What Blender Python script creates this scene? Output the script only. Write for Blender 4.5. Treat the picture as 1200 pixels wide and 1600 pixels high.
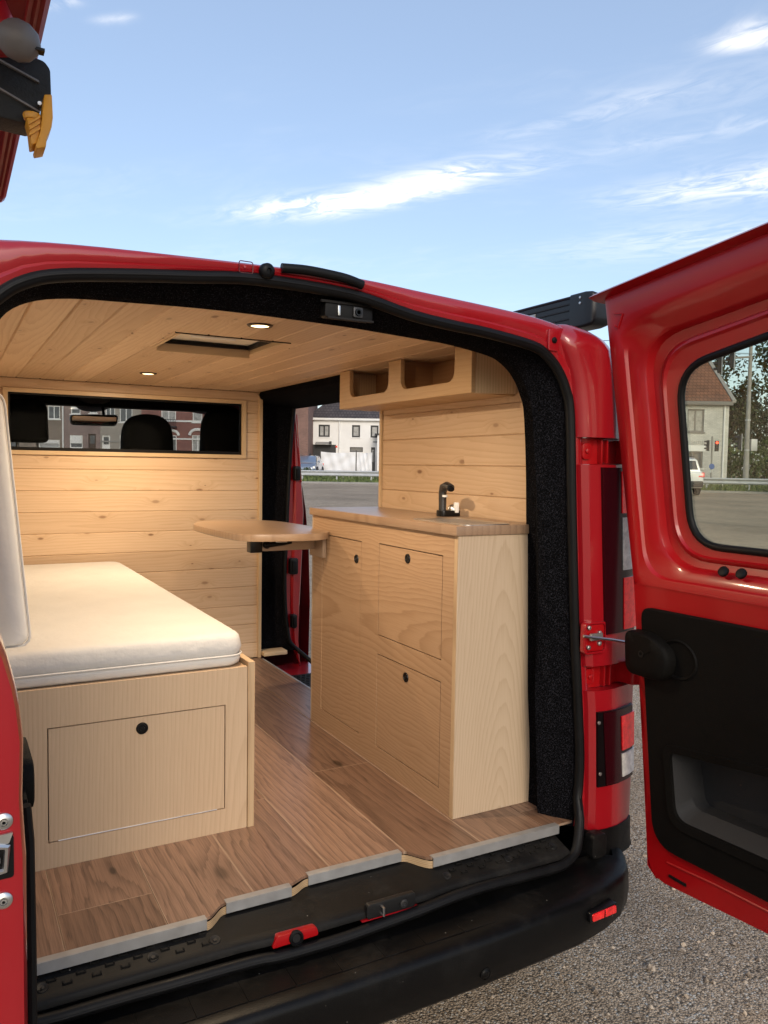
import bpy, bmesh, math, random
import numpy as np
from mathutils import Vector, Matrix

# ------------------------------------------------------------------ clearing
for o in list(bpy.data.objects):
    bpy.data.objects.remove(o, do_unlink=True)
S = bpy.context.scene
COL = S.collection
rad = math.radians
random.seed(11)

# ------------------------------------------------------------------ camera
yaw, pitch, roll = rad(28.798), rad(-3.239), rad(0.882)
fw = Vector((math.sin(yaw) * math.cos(pitch), math.cos(yaw) * math.cos(pitch), math.sin(pitch)))
r0 = Vector((math.cos(yaw), -math.sin(yaw), 0))
u0 = r0.cross(fw)
rt = r0 * math.cos(roll) + u0 * math.sin(roll)
up = rt.cross(fw)
cd = bpy.data.cameras.new('camera')
cam = bpy.data.objects.new('camera', cd)
COL.objects.link(cam)
mw = Matrix((rt, up, -fw)).transposed().to_4x4()
mw.translation = (-0.7186, -1.6368, 1.5373)
cam.matrix_world = mw
cd.sensor_fit = 'VERTICAL'
cd.sensor_height = 24.0
cd.lens = 1244.63 / 1600 * 24.0
cd.clip_start = 0.02
cd.clip_end = 3000
S.camera = cam

# ------------------------------------------------------------------ light and exposure
SUN_EL, SUN_AZ = rad(27), rad(196)
EXPOSURE = 0.58
SKY_STRENGTH = 0.121
SUN_STRENGTH = 0.95
LAMP_W = 6.8
S.view_settings.view_transform = 'Standard'
S.view_settings.look = 'None'
S.view_settings.gamma = 1.0
S.view_settings.use_curve_mapping = False
S.view_settings.exposure = EXPOSURE
W = bpy.data.worlds.new('World')
S.world = W
W.use_nodes = True
sd = bpy.data.lights.new('sun', 'SUN')
sd.energy = SUN_STRENGTH
sd.angle = rad(22)
sd.color = (1.0, 0.89, 0.74)
so = bpy.data.objects.new('sun', sd)
COL.objects.link(so)
sdir = Vector((math.sin(SUN_AZ) * math.cos(SUN_EL), math.cos(SUN_AZ) * math.cos(SUN_EL), math.sin(SUN_EL)))
so.rotation_euler = sdir.to_track_quat('Z', 'Y').to_euler()
so.location = sdir * 60


class NT:
    """small helper round a node tree"""
    def __init__(self, tree):
        self.t = tree
        self.n = tree.nodes
        self.l = tree.links
    def new(self, kind, **kw):
        nd = self.n.new(kind)
        for k, v in kw.items():
            setattr(nd, k, v)
        return nd
    def put(self, sock, v):
        if v is None:
            return
        if hasattr(v, 'links') or isinstance(v, bpy.types.NodeSocket):
            self.l.new(v, sock)
        else:
            if isinstance(v, (tuple, list)) and len(v) == 3 and sock.type == 'RGBA':
                v = (*v, 1.0)
            sock.default_value = v
    def m(self, op, a, b=None, c=None, clamp=False):
        nd = self.new('ShaderNodeMath', operation=op, use_clamp=clamp)
        self.put(nd.inputs[0], a)
        self.put(nd.inputs[1], b)
        self.put(nd.inputs[2], c)
        return nd.outputs[0]
    def xyz(self, v):
        nd = self.new('ShaderNodeSeparateXYZ')
        self.put(nd.inputs[0], v)
        return nd.outputs
    def vec(self, x, y, z):
        nd = self.new('ShaderNodeCombineXYZ')
        for i, q in enumerate((x, y, z)):
            self.put(nd.inputs[i], q)
        return nd.outputs[0]
    def noise(self, v, scale, detail=3, rough=0.5, dist=0.0, color=False):
        nd = self.new('ShaderNodeTexNoise')
        self.put(nd.inputs['Vector'], v)
        nd.inputs['Scale'].default_value = scale
        nd.inputs['Detail'].default_value = detail
        nd.inputs['Roughness'].default_value = rough
        nd.inputs['Distortion'].default_value = dist
        return nd.outputs['Color' if color else 'Fac']
    def mix(self, f, a, b, mode='MIX'):
        nd = self.new('ShaderNodeMix', data_type='RGBA', blend_type=mode)
        self.put(nd.inputs[0], f)
        self.put(nd.inputs[6], a)
        self.put(nd.inputs[7], b)
        return nd.outputs[2]
    def map(self, v, a, b, c=0.0, d=1.0, smooth=True):
        nd = self.new('ShaderNodeMapRange', interpolation_type='SMOOTHSTEP' if smooth else 'LINEAR')
        self.put(nd.inputs[0], v)
        for i, q in enumerate((a, b, c, d)):
            self.put(nd.inputs[i + 1], q)
        return nd.outputs[0]


def world():
    t = NT(W.node_tree)
    t.n.clear()
    out = t.new('ShaderNodeOutputWorld')
    bg = t.new('ShaderNodeBackground')
    sky = t.new('ShaderNodeTexSky', sky_type='NISHITA')
    sky.sun_disc = False
    sky.sun_elevation = SUN_EL
    sky.sun_rotation = SUN_AZ
    sky.altitude = 60
    sky.air_density = 1.0
    sky.dust_density = 1.6
    sky.ozone_density = 1.0
    tc = t.new('ShaderNodeTexCoord').outputs['Generated']
    d = t.xyz(tc)
    z = t.m('MAXIMUM', d[2], 0.03)
    u = t.m('DIVIDE', d[0], z)
    v = t.m('DIVIDE', d[1], z)
    al = t.m('SUBTRACT', t.m('MULTIPLY', u, 0.545), t.m('MULTIPLY', v, 0.838))
    ac = t.m('ADD', t.m('MULTIPLY', u, 0.838), t.m('MULTIPLY', v, 0.545))
    nv = t.vec(t.m('MULTIPLY', al, 2.4), t.m('MULTIPLY', t.m('ADD', ac, t.m('MULTIPLY', t.m('SINE', t.m('MULTIPLY', al, 3.0)), .08)), 4.6), 0.3)
    wisp = t.noise(nv, 2.3, 7, 0.60, 1.0)
    big = t.noise(t.vec(al, t.m('MULTIPLY', ac, 1.7), 4.0), 1.1, 4, 0.55, 0.3)
    wob = t.m('MULTIPLY', t.m('SUBTRACT', big, 0.5), 0.35)
    acw = t.m('ADD', ac, wob)
    total = None
    # streaks of cirrus: centre along, centre across, half length, half width, weight
    for (a0, c0, la, wa, k) in ((-1.55, 2.61, .45, .105, 1.3), (-1.08, 2.56, .30, .12, .38), (-.10, 3.08, .50, .17, .72), (-.60, 2.33, .30, .06, .2),
                                (-.15, 2.06, .10, .055, .75), (-1.50, 1.24, .06, .02, .5), (-1.43, 1.33, .05, .018, .4), (-.3, 3.75, .8, .22, .25),
                                (-.35, 2.62, .4, .05, .12), (.9, 2.2, .8, .25, .6), (-3.6, 1.0, 1.0, .3, .6), (.6, -2.0, 1.2, .35, .6)):
        qa = t.m('POWER', t.m('ABSOLUTE', t.m('DIVIDE', t.m('SUBTRACT', al, a0), la)), 3.0)
        qc = t.m('POWER', t.m('ABSOLUTE', t.m('DIVIDE', t.m('SUBTRACT', acw, c0), wa)), 2.0)
        g = t.m('MULTIPLY', t.m('EXPONENT', t.m('MULTIPLY', t.m('ADD', qa, qc), -1.0)), k)
        total = g if total is None else t.m('ADD', total, g)
    veil = t.m('MULTIPLY', t.map(big, .5, .75), .07)
    dens = t.m('MULTIPLY', t.m('ADD', total, veil), t.map(wisp, .30, .66))
    dens = t.m('MULTIPLY', dens, t.map(d[2], .03, .16))
    dens = t.m('MINIMUM', dens, .92)
    skyc = t.mix(0.22, sky.outputs[0], (5.2, 6.4, 8.6))       # thin high haze evens the blue out
    col = t.mix(dens, skyc, (8.6, 8.2, 7.7))
    t.put(bg.inputs[0], col)
    bg.inputs[1].default_value = SKY_STRENGTH
    t.l.new(bg.outputs[0], out.inputs[0])


world()

# ------------------------------------------------------------------ materials
MATS = {}


def mat(name):
    m = bpy.data.materials.new(name)
    m.use_nodes = True
    t = NT(m.node_tree)
    p = t.n['Principled BSDF']
    MATS[name] = m
    return m, t, p


def plain(name, col, rough=.5, metal=0, coat=0, spec=.5, var=0.0, vscale=8, bump=0, bscale=60, emit=None, estr=0, coat_rough=.05, sheen=0, bdist=.002):
    m, t, p = mat(name)
    p.inputs['Roughness'].default_value = rough
    p.inputs['Metallic'].default_value = metal
    p.inputs['Coat Weight'].default_value = coat
    p.inputs['Coat Roughness'].default_value = coat_rough
    p.inputs['Specular IOR Level'].default_value = spec
    p.inputs['Sheen Weight'].default_value = sheen
    tc = t.new('ShaderNodeTexCoord').outputs['Object']
    if var:
        n = t.noise(tc, vscale, 5, .6)
        k = t.map(n, .25, .75, 1 - var, 1 + var, False)
        c = t.mix(1.0, (*col, 1), t.vec(k, k, k), 'MULTIPLY')
        t.put(p.inputs['Base Color'], c)
        t.put(p.inputs['Roughness'], t.map(n, .3, .7, max(.02, rough * .85), min(1, rough * 1.2), False))
    else:
        p.inputs['Base Color'].default_value = (*col, 1)
    if bump:
        b = t.new('ShaderNodeBump')
        b.inputs['Strength'].default_value = bump
        b.inputs['Distance'].default_value = bdist
        t.put(b.inputs['Height'], t.noise(tc, bscale, 4, .6))
        t.l.new(b.outputs[0], p.inputs['Normal'])
    if emit:
        p.inputs['Emission Color'].default_value = (*emit, 1)
        p.inputs['Emission Strength'].default_value = estr
    return m


def wood(name, light, dark, axes='XYZ', freq=60, ring=.5, slope=.06, h=.03, fibre=.25, knots=0.0, knotcol=(.12, .05, .02), rnd=True, tone=.12, rough=.45, warp=.03, coat=0.0, offs=(0, 0, 0), kscale=7.0, jitter=1.2, seam=None, patch=.35):
    m, t, p = mat(name)
    p.inputs['Roughness'].default_value = rough
    p.inputs['Coat Weight'].default_value = coat
    p.inputs['Coat Roughness'].default_value = .25
    o = t.xyz(t.new('ShaderNodeTexCoord').outputs['Object'])
    ix = ['XYZ'.index(c) for c in axes]
    A, B, Cc = (t.m('ADD', o[ix[k]], offs[k]) for k in range(3))
    if rnd:
        R = t.new('ShaderNodeObjectInfo').outputs['Random']
        R2 = t.m('FRACT', t.m('MULTIPLY', R, 17.31))
        A = t.m('ADD', A, t.m('MULTIPLY', R, 31.0))
        Bo = t.m('ADD', B, t.m('MULTIPLY', t.m('SUBTRACT', R2, .5), .16))
    else:
        R = R2 = None
        Bo = B
    seed = t.m('MULTIPLY', R2, 50) if rnd else 3.7
    # knots, one voronoi cell in a few
    halo = None
    if knots > 0:
        kv = t.vec(t.m('MULTIPLY', A, .42 * kscale), t.m('ADD', t.m('MULTIPLY', B, kscale), seed), 0)
        vo = t.new('ShaderNodeTexVoronoi', voronoi_dimensions='2D')
        t.put(vo.inputs['Vector'], kv)
        vo.inputs['Scale'].default_value = 1.0
        dist = vo.outputs['Distance']
        pick = t.m('GREATER_THAN', t.xyz(vo.outputs['Color'])[0], 1 - knots)
        size = t.m('MULTIPLY_ADD', t.xyz(vo.outputs['Color'])[1], .075, .025)
        kn = t.m('MULTIPLY', t.map(dist, t.m('MULTIPLY', size, .35), size, 1, 0), pick)
        halo = t.m('MULTIPLY', t.map(dist, .03, .30, 1, 0), pick)
    warpn = t.noise(t.vec(t.m('MULTIPLY', A, 1.6), t.m('MULTIPLY', B, 7), seed), 1.0, 4, .5)
    bb = t.m('ADD', Bo, t.m('MULTIPLY', t.m('SUBTRACT', warpn, .5), warp * 2))
    dd = t.m('ADD', t.m('MULTIPLY', t.m('SINE', t.m('MULTIPLY', A, 1.35)), slope), h)
    r = t.m('SQRT', t.m('ADD', t.m('MULTIPLY', bb, bb), t.m('MULTIPLY', dd, dd)))
    if halo is not None:
        r = t.m('ADD', r, t.m('MULTIPLY', halo, .02))
    jit = t.m('MULTIPLY', t.noise(t.vec(t.m('MULTIPLY', A, 3), t.m('MULTIPLY', B, 40), seed), 1.0, 3, .6), jitter)
    ph = t.m('ADD', t.m('MULTIPLY', r, freq), jit)
    fr = t.m('FRACT', ph)
    rg = t.m('MULTIPLY', t.m('POWER', fr, 2.2), t.map(fr, .9, 1.0, 1, 0))
    fib = t.noise(t.vec(t.m('MULTIPLY', A, 9), t.m('MULTIPLY', B, 330), t.m('MULTIPLY', Cc, 330)), 1.0, 3, .7)
    fac = t.m('ADD', t.m('MULTIPLY', rg, ring), t.m('MULTIPLY', t.map(fib, .35, .75), fibre), clamp=True)
    big = t.noise(t.vec(t.m('MULTIPLY', A, 1.1), t.m('MULTIPLY', B, 9), seed), 1.0, 3, .5)
    fac = t.m('ADD', fac, t.m('MULTIPLY', t.m('SUBTRACT', big, .5), patch), clamp=True)
    col = t.mix(fac, light, dark)
    if halo is not None:
        col = t.mix(t.m('MULTIPLY', halo, .3), col, dark)
        col = t.mix(t.m('MULTIPLY', kn, t.m('MULTIPLY_ADD', t.xyz(vo.outputs['Color'])[2], .5, .35)), col, knotcol)
    if rnd:
        k = t.m('MULTIPLY_ADD', R2, 2 * tone, 1 - tone)
        col = t.mix(1.0, col, t.vec(k, t.m('POWER', k, 1.15), t.m('POWER', k, 1.3)), 'MULTIPLY')
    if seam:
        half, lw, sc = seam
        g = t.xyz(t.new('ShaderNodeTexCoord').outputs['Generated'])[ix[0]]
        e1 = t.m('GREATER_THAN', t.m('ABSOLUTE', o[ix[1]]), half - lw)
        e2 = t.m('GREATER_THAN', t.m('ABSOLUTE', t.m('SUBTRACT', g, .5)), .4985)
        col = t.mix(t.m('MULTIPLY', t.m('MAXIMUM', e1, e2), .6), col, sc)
    t.put(p.inputs['Base Color'], col)
    t.put(p.inputs['Roughness'], t.map(fac, 0, 1, rough * .9, min(1, rough * 1.25), False))
    b = t.new('ShaderNodeBump')
    b.inputs['Strength'].default_value = .25
    b.inputs['Distance'].default_value = .001
    t.put(b.inputs['Height'], t.m('ADD', fib, t.m('MULTIPLY', rg, -.5)))
    t.l.new(b.outputs[0], p.inputs['Normal'])
    return m


def bricks(name, c1, c2, mortar, sx=.22, sz=.075, var=.2):
    m, t, p = mat(name)
    o = t.xyz(t.new('ShaderNodeTexCoord').outputs['Object'])
    v = t.vec(t.m('ADD', o[0], o[1]), o[2], 0)
    b = t.new('ShaderNodeTexBrick')
    t.put(b.inputs['Vector'], v)
    for k, q in (('Color1', c1), ('Color2', c2), ('Mortar', mortar)):
        t.put(b.inputs[k], q)
    b.inputs['Scale'].default_value = 1.0
    b.inputs['Brick Width'].default_value = sx
    b.inputs['Row Height'].default_value = sz
    b.inputs['Mortar Size'].default_value = .008
    n = t.noise(t.vec(o[0], o[1], o[2]), .9, 6, .65)
    k = t.map(n, .3, .7, 1 - var, 1 + var, False)
    t.put(p.inputs['Base Color'], t.mix(1.0, b.outputs['Color'], t.vec(k, k, k), 'MULTIPLY'))
    p.inputs['Roughness'].default_value = .85
    return m


def glass(name, tint, refl=.9):
    m, t, p = mat(name)
    t.n.remove(p)
    out = t.n['Material Output']
    tr = t.new('ShaderNodeBsdfTransparent')
    tr.inputs[0].default_value = (*tint, 1)
    gl = t.new('ShaderNodeBsdfGlossy')
    gl.inputs['Roughness'].default_value = .02
    fr = t.new('ShaderNodeFresnel')
    fr.inputs[0].default_value = 1.45
    mx = t.new('ShaderNodeMixShader')
    t.l.new(t.m('MULTIPLY', fr.outputs[0], refl), mx.inputs[0])
    t.l.new(tr.outputs[0], mx.inputs[1])
    t.l.new(gl.outputs[0], mx.inputs[2])
    t.l.new(mx.outputs[0], out.inputs[0])
    return m


def dusty(name, col, rough, amount):
    """black grained plastic with grit specks and faint dust in patches"""
    m, t, p = mat(name)
    tc = t.new('ShaderNodeTexCoord').outputs['Object']
    vo = t.new('ShaderNodeTexVoronoi')
    t.put(vo.inputs['Vector'], tc)
    vo.inputs['Scale'].default_value = 60
    pick = t.m('GREATER_THAN', t.xyz(vo.outputs['Color'])[0], .93)
    sp = t.m('MULTIPLY', t.map(vo.outputs['Distance'], .05, .10, 1, 0), pick)
    patch = t.map(t.noise(tc, 7, 6, .7), .48, .75)
    fine = t.noise(tc, 160, 3, .7)
    f = t.m('MULTIPLY', t.m('MULTIPLY', patch, fine), amount)
    c = t.mix(f, (*col, 1), (.16, .145, .125, 1))
    c = t.mix(t.m('MULTIPLY', sp, .7), c, (.35, .33, .30, 1))
    t.put(p.inputs['Base Color'], c)
    p.inputs['Specular IOR Level'].default_value = .17
    t.put(p.inputs['Roughness'], t.m('ADD', t.m('MULTIPLY', patch, .25), rough))
    b = t.new('ShaderNodeBump')
    b.inputs['Strength'].default_value = .3
    b.inputs['Distance'].default_value = .001
    t.put(b.inputs['Height'], t.noise(tc, 380, 2, .6))
    t.l.new(b.outputs[0], p.inputs['Normal'])
    return m


PAINT = plain('red_paint', (.30, .004, .009), .32, 0, .9, .4, .06, 3, 0, 60, coat_rough=.04)
PAINT_IN = plain('red_paint_inner', (.34, .0035, .006), .36, 0, .35, .3, .08, 5, .05, 9, coat_rough=.10)
REDMET = plain('red_anodised', (.27, .008, .014), .38, .35, .2, .5, .1, 12)
RUBBER = plain('black_rubber', (.004, .004, .0045), .5, 0, 0, .2, .2, 20, .1, 90)
PLASTIC = plain('black_plastic', (.008, .008, .0085), .48, 0, 0, .3, .15, 6, .25, 420)
PLASTIC_D = dusty('dusty_plastic', (.0055, .0052, .005), .5, .16)
BUMPER = dusty('bumper_plastic', (.0032, .0032, .0034), .36, .06)
TRIM = plain('door_trim_plastic', (.0042, .0038, .0034), .62, 0, 0, .10, .15, 6, .4, 500)
POCKET = plain('pocket_plastic', (.018, .018, .019), .6, 0, 0, .3, .15, 6, .4, 500)
GREYP = plain('grey_plastic', (.15, .135, .13), .5, 0, 0, .5, .15, 30, .1, 200)
YELLOW = plain('yellow_plastic', (.62, .27, .015), .42, 0, 0, .5, .12, 30)
ALU = plain('brushed_aluminium', (.40, .40, .40), .45, .6, 0, .5, .12, 25)
STEEL = plain('steel', (.62, .62, .61), .33, 1, 0, .5, .1, 30)
STEEL_D = plain('dull_steel', (.38, .37, .36), .45, .9, 0, .5, .3, 40)
BLACKGLOSS = plain('gloss_black', (.004, .004, .0045), .3, 0, 0, .3)
LENS_DARK = plain('dark_red_lens', (.022, .001, .003), .22, 0, .25, .35)
LENS_RED = plain('red_lens', (.75, .012, .014), .18, 0, 1, .5, .5, 60, .6, 90)
LENS_GLOW = plain('red_lens_added_glow', (.70, .012, .014), .2, 0, .6, .5, .5, 60, .6, 90, emit=(1, .02, .025), estr=.10)  # weak glow added to brighten lenses that face away from the sun
LENS_WHITE = plain('clear_lens', (.85, .82, .74), .2, 0, 1, .5, .35, 50, .5, 70)
AWN = plain('black_anodised', (.015, .015, .017), .35, .3, 0, .5, .2, 9)
FABRIC = plain('white_fabric', (.62, .60, .565), .95, 0, 0, .1, .04, 9, .55, 14, bdist=.010)
CUSH = plain('cushion_fabric', (.70, .685, .66), .95, 0, 0, .1, .04, 5, .35, 9, bdist=.010)
WHITEP = plain('white_paint', (.78, .78, .76), .6, 0, 0, .4, .06, 4)
SEATF = plain('seat_fabric', (.0035, .0033, .0033), .95, 0, 0, .1)
DARK = plain('dark_interior', (.012, .011, .011), .8, 0, 0, .3)
LAMP = plain('lamp_lens', (1, .9, .7), .4, emit=(1.0, .70, .33), estr=3.2)
PALEGL = plain('skylight_panel', (.80, .74, .62), .35, 0, 0, .5, .1, 10)
WGLASS = glass('tinted_glass', (.80, .83, .70), .8)
CGLASS = glass('partition_glass', (.92, .93, .93), .04)
SGLASS = glass('windscreen_glass', (.92, .94, .93), .4)

PINE = wood('pine_board', (.65, .465, .30), (.49, .315, .172), 'XYZ', 75, .48, .05, .03, .20, .55, (.16, .06, .02), True, .10, .5, .02, kscale=9.5)
PINE_C = wood('pine_ceiling_board', (.64, .455, .285), (.48, .305, .168), 'XYZ', 75, .48, .05, .03, .20, .45, (.15, .06, .02), True, .13, .5, .02, kscale=9)
PINE_T = wood('pine_trim', (.62, .45, .27), (.50, .33, .17), 'XYZ', 60, .3, .02, .03, .15, 0, rnd=True, tone=.05)
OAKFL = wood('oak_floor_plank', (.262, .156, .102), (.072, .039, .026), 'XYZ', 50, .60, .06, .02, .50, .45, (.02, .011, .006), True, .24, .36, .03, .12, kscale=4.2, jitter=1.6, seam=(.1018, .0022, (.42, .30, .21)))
ASH_X = wood('ash_ply_front', (.44, .285, .168), (.30, .175, .09), 'YZX', 85, .68, .13, .02, .28, 0, rnd=False, rough=.5, warp=.06, jitter=.5, patch=.12, offs=(.35, -1.02, 0))  # same ply as the end panel, toned browner to imitate warm lamp light
ASH_E = wood('ash_ply_end', (.53, .405, .28), (.40, .285, .178), 'ZXY', 125, .55, .11, .012, .28, 0, rnd=False, rough=.5, warp=.03, jitter=.7, offs=(-.4, -.665, 0))
ASH_B = wood('ash_ply_bed', (.57, .415, .27), (.43, .29, .172), 'ZXY', 105, .42, .07, .03, .30, 0, rnd=False, rough=.5, warp=.014, jitter=.5, offs=(0, .02, 0))
PLYEDGE = wood('ply_edge', (.62, .45, .27), (.30, .18, .09), 'ZXY', 220, .9, .0, .2, .1, 0, rnd=False, rough=.6, warp=.0)
PLYCUT = wood('ply_cut', (.50, .35, .20), (.22, .13, .06), 'XZY', 260, .9, .0, .2, .1, 0, rnd=False, rough=.6, warp=.0)
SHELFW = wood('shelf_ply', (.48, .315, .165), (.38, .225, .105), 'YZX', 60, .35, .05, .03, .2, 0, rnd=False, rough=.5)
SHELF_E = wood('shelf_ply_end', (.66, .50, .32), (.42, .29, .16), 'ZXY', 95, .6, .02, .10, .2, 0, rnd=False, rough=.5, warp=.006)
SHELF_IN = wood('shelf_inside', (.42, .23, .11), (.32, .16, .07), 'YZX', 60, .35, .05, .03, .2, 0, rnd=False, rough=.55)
WALNUT = wood('worktop_wood', (.33, .215, .135), (.18, .105, .06), 'YXZ', 45, .5, .08, .03, .3, .12, (.08, .04, .02), rnd=False, rough=.35, warp=.05, coat=.2, kscale=9)
TABLEW = wood('table_wood', (.34, .225, .14), (.20, .12, .068), 'XYZ', 45, .5, .08, .03, .3, .12, (.08, .04, .02), rnd=False, rough=.35, warp=.05, coat=.2, kscale=9)


def felt():
    m, t, p = mat('black_felt')
    tc = t.new('ShaderNodeTexCoord').outputs['Object']
    n = t.noise(tc, 300, 4, .8)
    n2 = t.noise(tc, 38, 4, .7)
    f = t.m('MULTIPLY', t.map(n, .48, .70), t.map(n2, .2, .7, .4, 1))
    t.put(p.inputs['Base Color'], t.mix(f, (.0015, .0015, .002), (.040, .040, .050)))
    p.inputs['Roughness'].default_value = .95
    p.inputs['Specular IOR Level'].default_value = .04
    b = t.new('ShaderNodeBump')
    b.inputs['Strength'].default_value = .8
    b.inputs['Distance'].default_value = .004
    t.put(b.inputs['Height'], n)
    t.l.new(b.outputs[0], p.inputs['Normal'])
    return m


def gravel():
    m, t, p = mat('gravel_ground')
    tc = t.new('ShaderNodeTexCoord').outputs['Object']
    vo = t.new('ShaderNodeTexVoronoi')
    t.put(vo.inputs['Vector'], tc)
    vo.inputs['Scale'].default_value = 150
    c = t.xyz(vo.outputs['Color'])
    n = t.noise(tc, .35, 6, .6)
    n2 = t.noise(tc, 5, 5, .6)
    base = t.mix(c[0], (.28, .205, .135), (.60, .47, .335))
    base = t.mix(t.map(c[1], .85, .95), base, (.58, .53, .45))
    base = t.mix(t.map(vo.outputs['Distance'], .45, .9, 0, .85), base, (.055, .044, .034))
    k = t.m('MULTIPLY', t.map(n, .3, .7, 0.74, 1.18, False), t.map(n2, .3, .7, .82, 1.14, False))
    t.put(p.inputs['Base Color'], t.mix(1.0, base, t.vec(k, k, k), 'MULTIPLY'))
    p.inputs['Specular IOR Level'].default_value = .1
    p.inputs['Roughness'].default_value = .9
    b = t.new('ShaderNodeBump')
    b.inputs['Strength'].default_value = .55
    b.inputs['Distance'].default_value = .01
    t.put(b.inputs['Height'], t.m('SUBTRACT', 1.0, vo.outputs['Distance']))
    t.l.new(b.outputs[0], p.inputs['Normal'])
    return m


def leafmat(name, c1, c2):
    m, t, p = mat(name)
    n = t.noise(t.new('ShaderNodeTexCoord').outputs['Object'], 2.2, 3, .6)
    n2 = t.noise(t.new('ShaderNodeTexCoord').outputs['Object'], 40, 2, .5)
    f = t.m('ADD', t.m('MULTIPLY', n, .6), t.m('MULTIPLY', n2, .4))
    t.put(p.inputs['Base Color'], t.mix(t.map(f, .35, .65), c1, c2))
    p.inputs['Roughness'].default_value = .6
    return m


def tilemat(name, c1, c2):
    m, t, p = mat(name)
    o = t.xyz(t.new('ShaderNodeTexCoord').outputs['Object'])
    b = t.new('ShaderNodeTexBrick')
    t.put(b.inputs['Vector'], t.vec(o[0], t.m('MULTIPLY', o[2], 1.0), 0))
    t.put(b.inputs['Color1'], c1)
    t.put(b.inputs['Color2'], c2)
    t.put(b.inputs['Mortar'], (c1[0] * .35, c1[1] * .35, c1[2] * .35))
    b.inputs['Scale'].default_value = 1
    b.inputs['Brick Width'].default_value = .24
    b.inputs['Row Height'].default_value = .22
    b.inputs['Mortar Size'].default_value = .02
    b.inputs['Bias'].default_value = -.2
    k = t.map(t.noise(t.vec(o[0], o[1], o[2]), 1.5, 5, .6), .3, .7, .75, 1.25, False)
    t.put(p.inputs['Base Color'], t.mix(1.0, b.outputs['Color'], t.vec(k, k, k), 'MULTIPLY'))
    p.inputs['Roughness'].default_value = .8
    return m


FELT = felt()
GRAVEL = gravel()
STONE = None


def stonemat():
    m, t, p = mat('loose_stone')
    n = t.noise(t.new('ShaderNodeTexCoord').outputs['Object'], 55, 2, .5)
    t.put(p.inputs['Base Color'], t.mix(t.map(n, .35, .65), (.13, .095, .065), (.52, .42, .31)))
    p.inputs['Roughness'].default_value = .85
    return m


STONE = stonemat()
LEAF_A = leafmat('dark_leaf', (.018, .030, .010), (.055, .075, .022))
LEAF_B = leafmat('bush_leaf', (.030, .055, .014), (.085, .12, .03))
GRASSM = leafmat('grass_blade', (.055, .085, .018), (.15, .19, .045))
BARK = plain('bark', (.08, .06, .045), .9, 0, 0, .3, .3, 8)
CONCRETE = plain('concrete_pole', (.30, .29, .27), .8, 0, 0, .4, .15, 4)
GALV = plain('galvanised_steel', (.42, .43, .44), .5, .4, 0, .5, .15, 3)
ROOF_D = tilemat('dark_roof_tile', (.075, .062, .062), (.10, .082, .08))
ROOF_O = tilemat('orange_roof_tile', (.255, .115, .068), (.175, .085, .055))
ROOF_G = tilemat('grey_roof_tile', (.09, .08, .075), (.07, .065, .06))
BR_PALE = bricks('pale_brick', (.52, .52, .49), (.62, .61, .58), (.40, .40, .38))
BR_BROWN = bricks('brown_brick', (.25, .20, .155), (.20, .155, .12), (.28, .25, .22))
BR_PLUM = bricks('plum_brick', (.26, .185, .165), (.21, .15, .135), (.28, .24, .22))
BR_GREY = plain('grey_render', (.33, .30, .26), .85, 0, 0, .3, .12, 1.5)
BR_RED = bricks('red_brick', (.25, .095, .075), (.19, .075, .06), (.24, .17, .15))
BR_DARK = bricks('old_brick', (.21, .11, .085), (.16, .085, .065), (.2, .15, .13))
RENDER = plain('white_render', (.80, .79, .76), .85, 0, 0, .3, .07, 1.2)
DARKFR = plain('dark_frame', (.02, .02, .022), .5)
PANE = plain('house_pane', (.10, .11, .12), .12, 0, 0, .6, .5, 1.7)
CURTAIN = plain('net_curtain_pane', (.34, .34, .33), .3, 0, 0, .5, .3, 5)
TARP = plain('white_tarpaulin', (.74, .75, .76), .6, 0, 0, .4, .06, 2, .6, 3)
CARWHITE = plain('white_car_paint', (.74, .75, .76), .3, 0, 1, .5)
CARDARK = plain('dark_car_paint', (.030, .032, .036), .25, .3, 1, .5)
CARBLUE = plain('blue_car_paint', (.16, .20, .27), .3, .3, 1, .5)
TYRE = plain('tyre', (.015, .015, .015), .85)
REDLIT = plain('red_signal_lit', (.9, .05, .03), .4, emit=(1, .07, .03), estr=3.0)
DARKLENS = plain('dark_lens', (.03, .02, .015), .3)
ORANGER = plain('mirror_reflection', (.55, .30, .10), .25)
SILVER = plain('mirror_glass', (.9, .9, .9), .02, 1)

# ------------------------------------------------------------------ builders
WL, LOCAL = {}, set()


def link(o, parent, loc, rot):
    loc = Vector(loc)
    if parent is not None:
        o.parent = parent
        if parent.name in LOCAL:
            LOCAL.add(o.name)
            o.location = loc
        else:
            o.location = loc - WL[parent.name]
    else:
        o.location = loc
    o.rotation_euler = rot
    WL[o.name] = loc
    return o


def obj(name, me, parent=None, loc=(0, 0, 0), rot=(0, 0, 0)):
    o = bpy.data.objects.new(name, me)
    COL.objects.link(o)
    return link(o, parent, loc, rot)


def tag(o, label=None, cat=None, group=None, kind=None):
    for k, v in (('label', label), ('category', cat), ('group', group), ('kind', kind)):
        if v:
            o[k] = v
    return o


def thing(name, label, cat, loc=(0, 0, 0), rotz=0.0, group=None, local=False):
    o = bpy.data.objects.new(name, None)
    o.empty_display_size = .1
    COL.objects.link(o)
    link(o, None, loc, (0, 0, rotz))
    if local:
        LOCAL.add(o.name)
    return tag(o, label, cat, group)


def copy_tree(o, parent=None, loc=None):
    c = o.copy()
    COL.objects.link(c)
    if parent is not None:
        c.parent = parent
    if loc is not None:
        c.location = loc
    WL[c.name] = Vector(c.location)
    for ch in list(o.children):
        copy_tree(ch, c)
    return c


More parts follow.
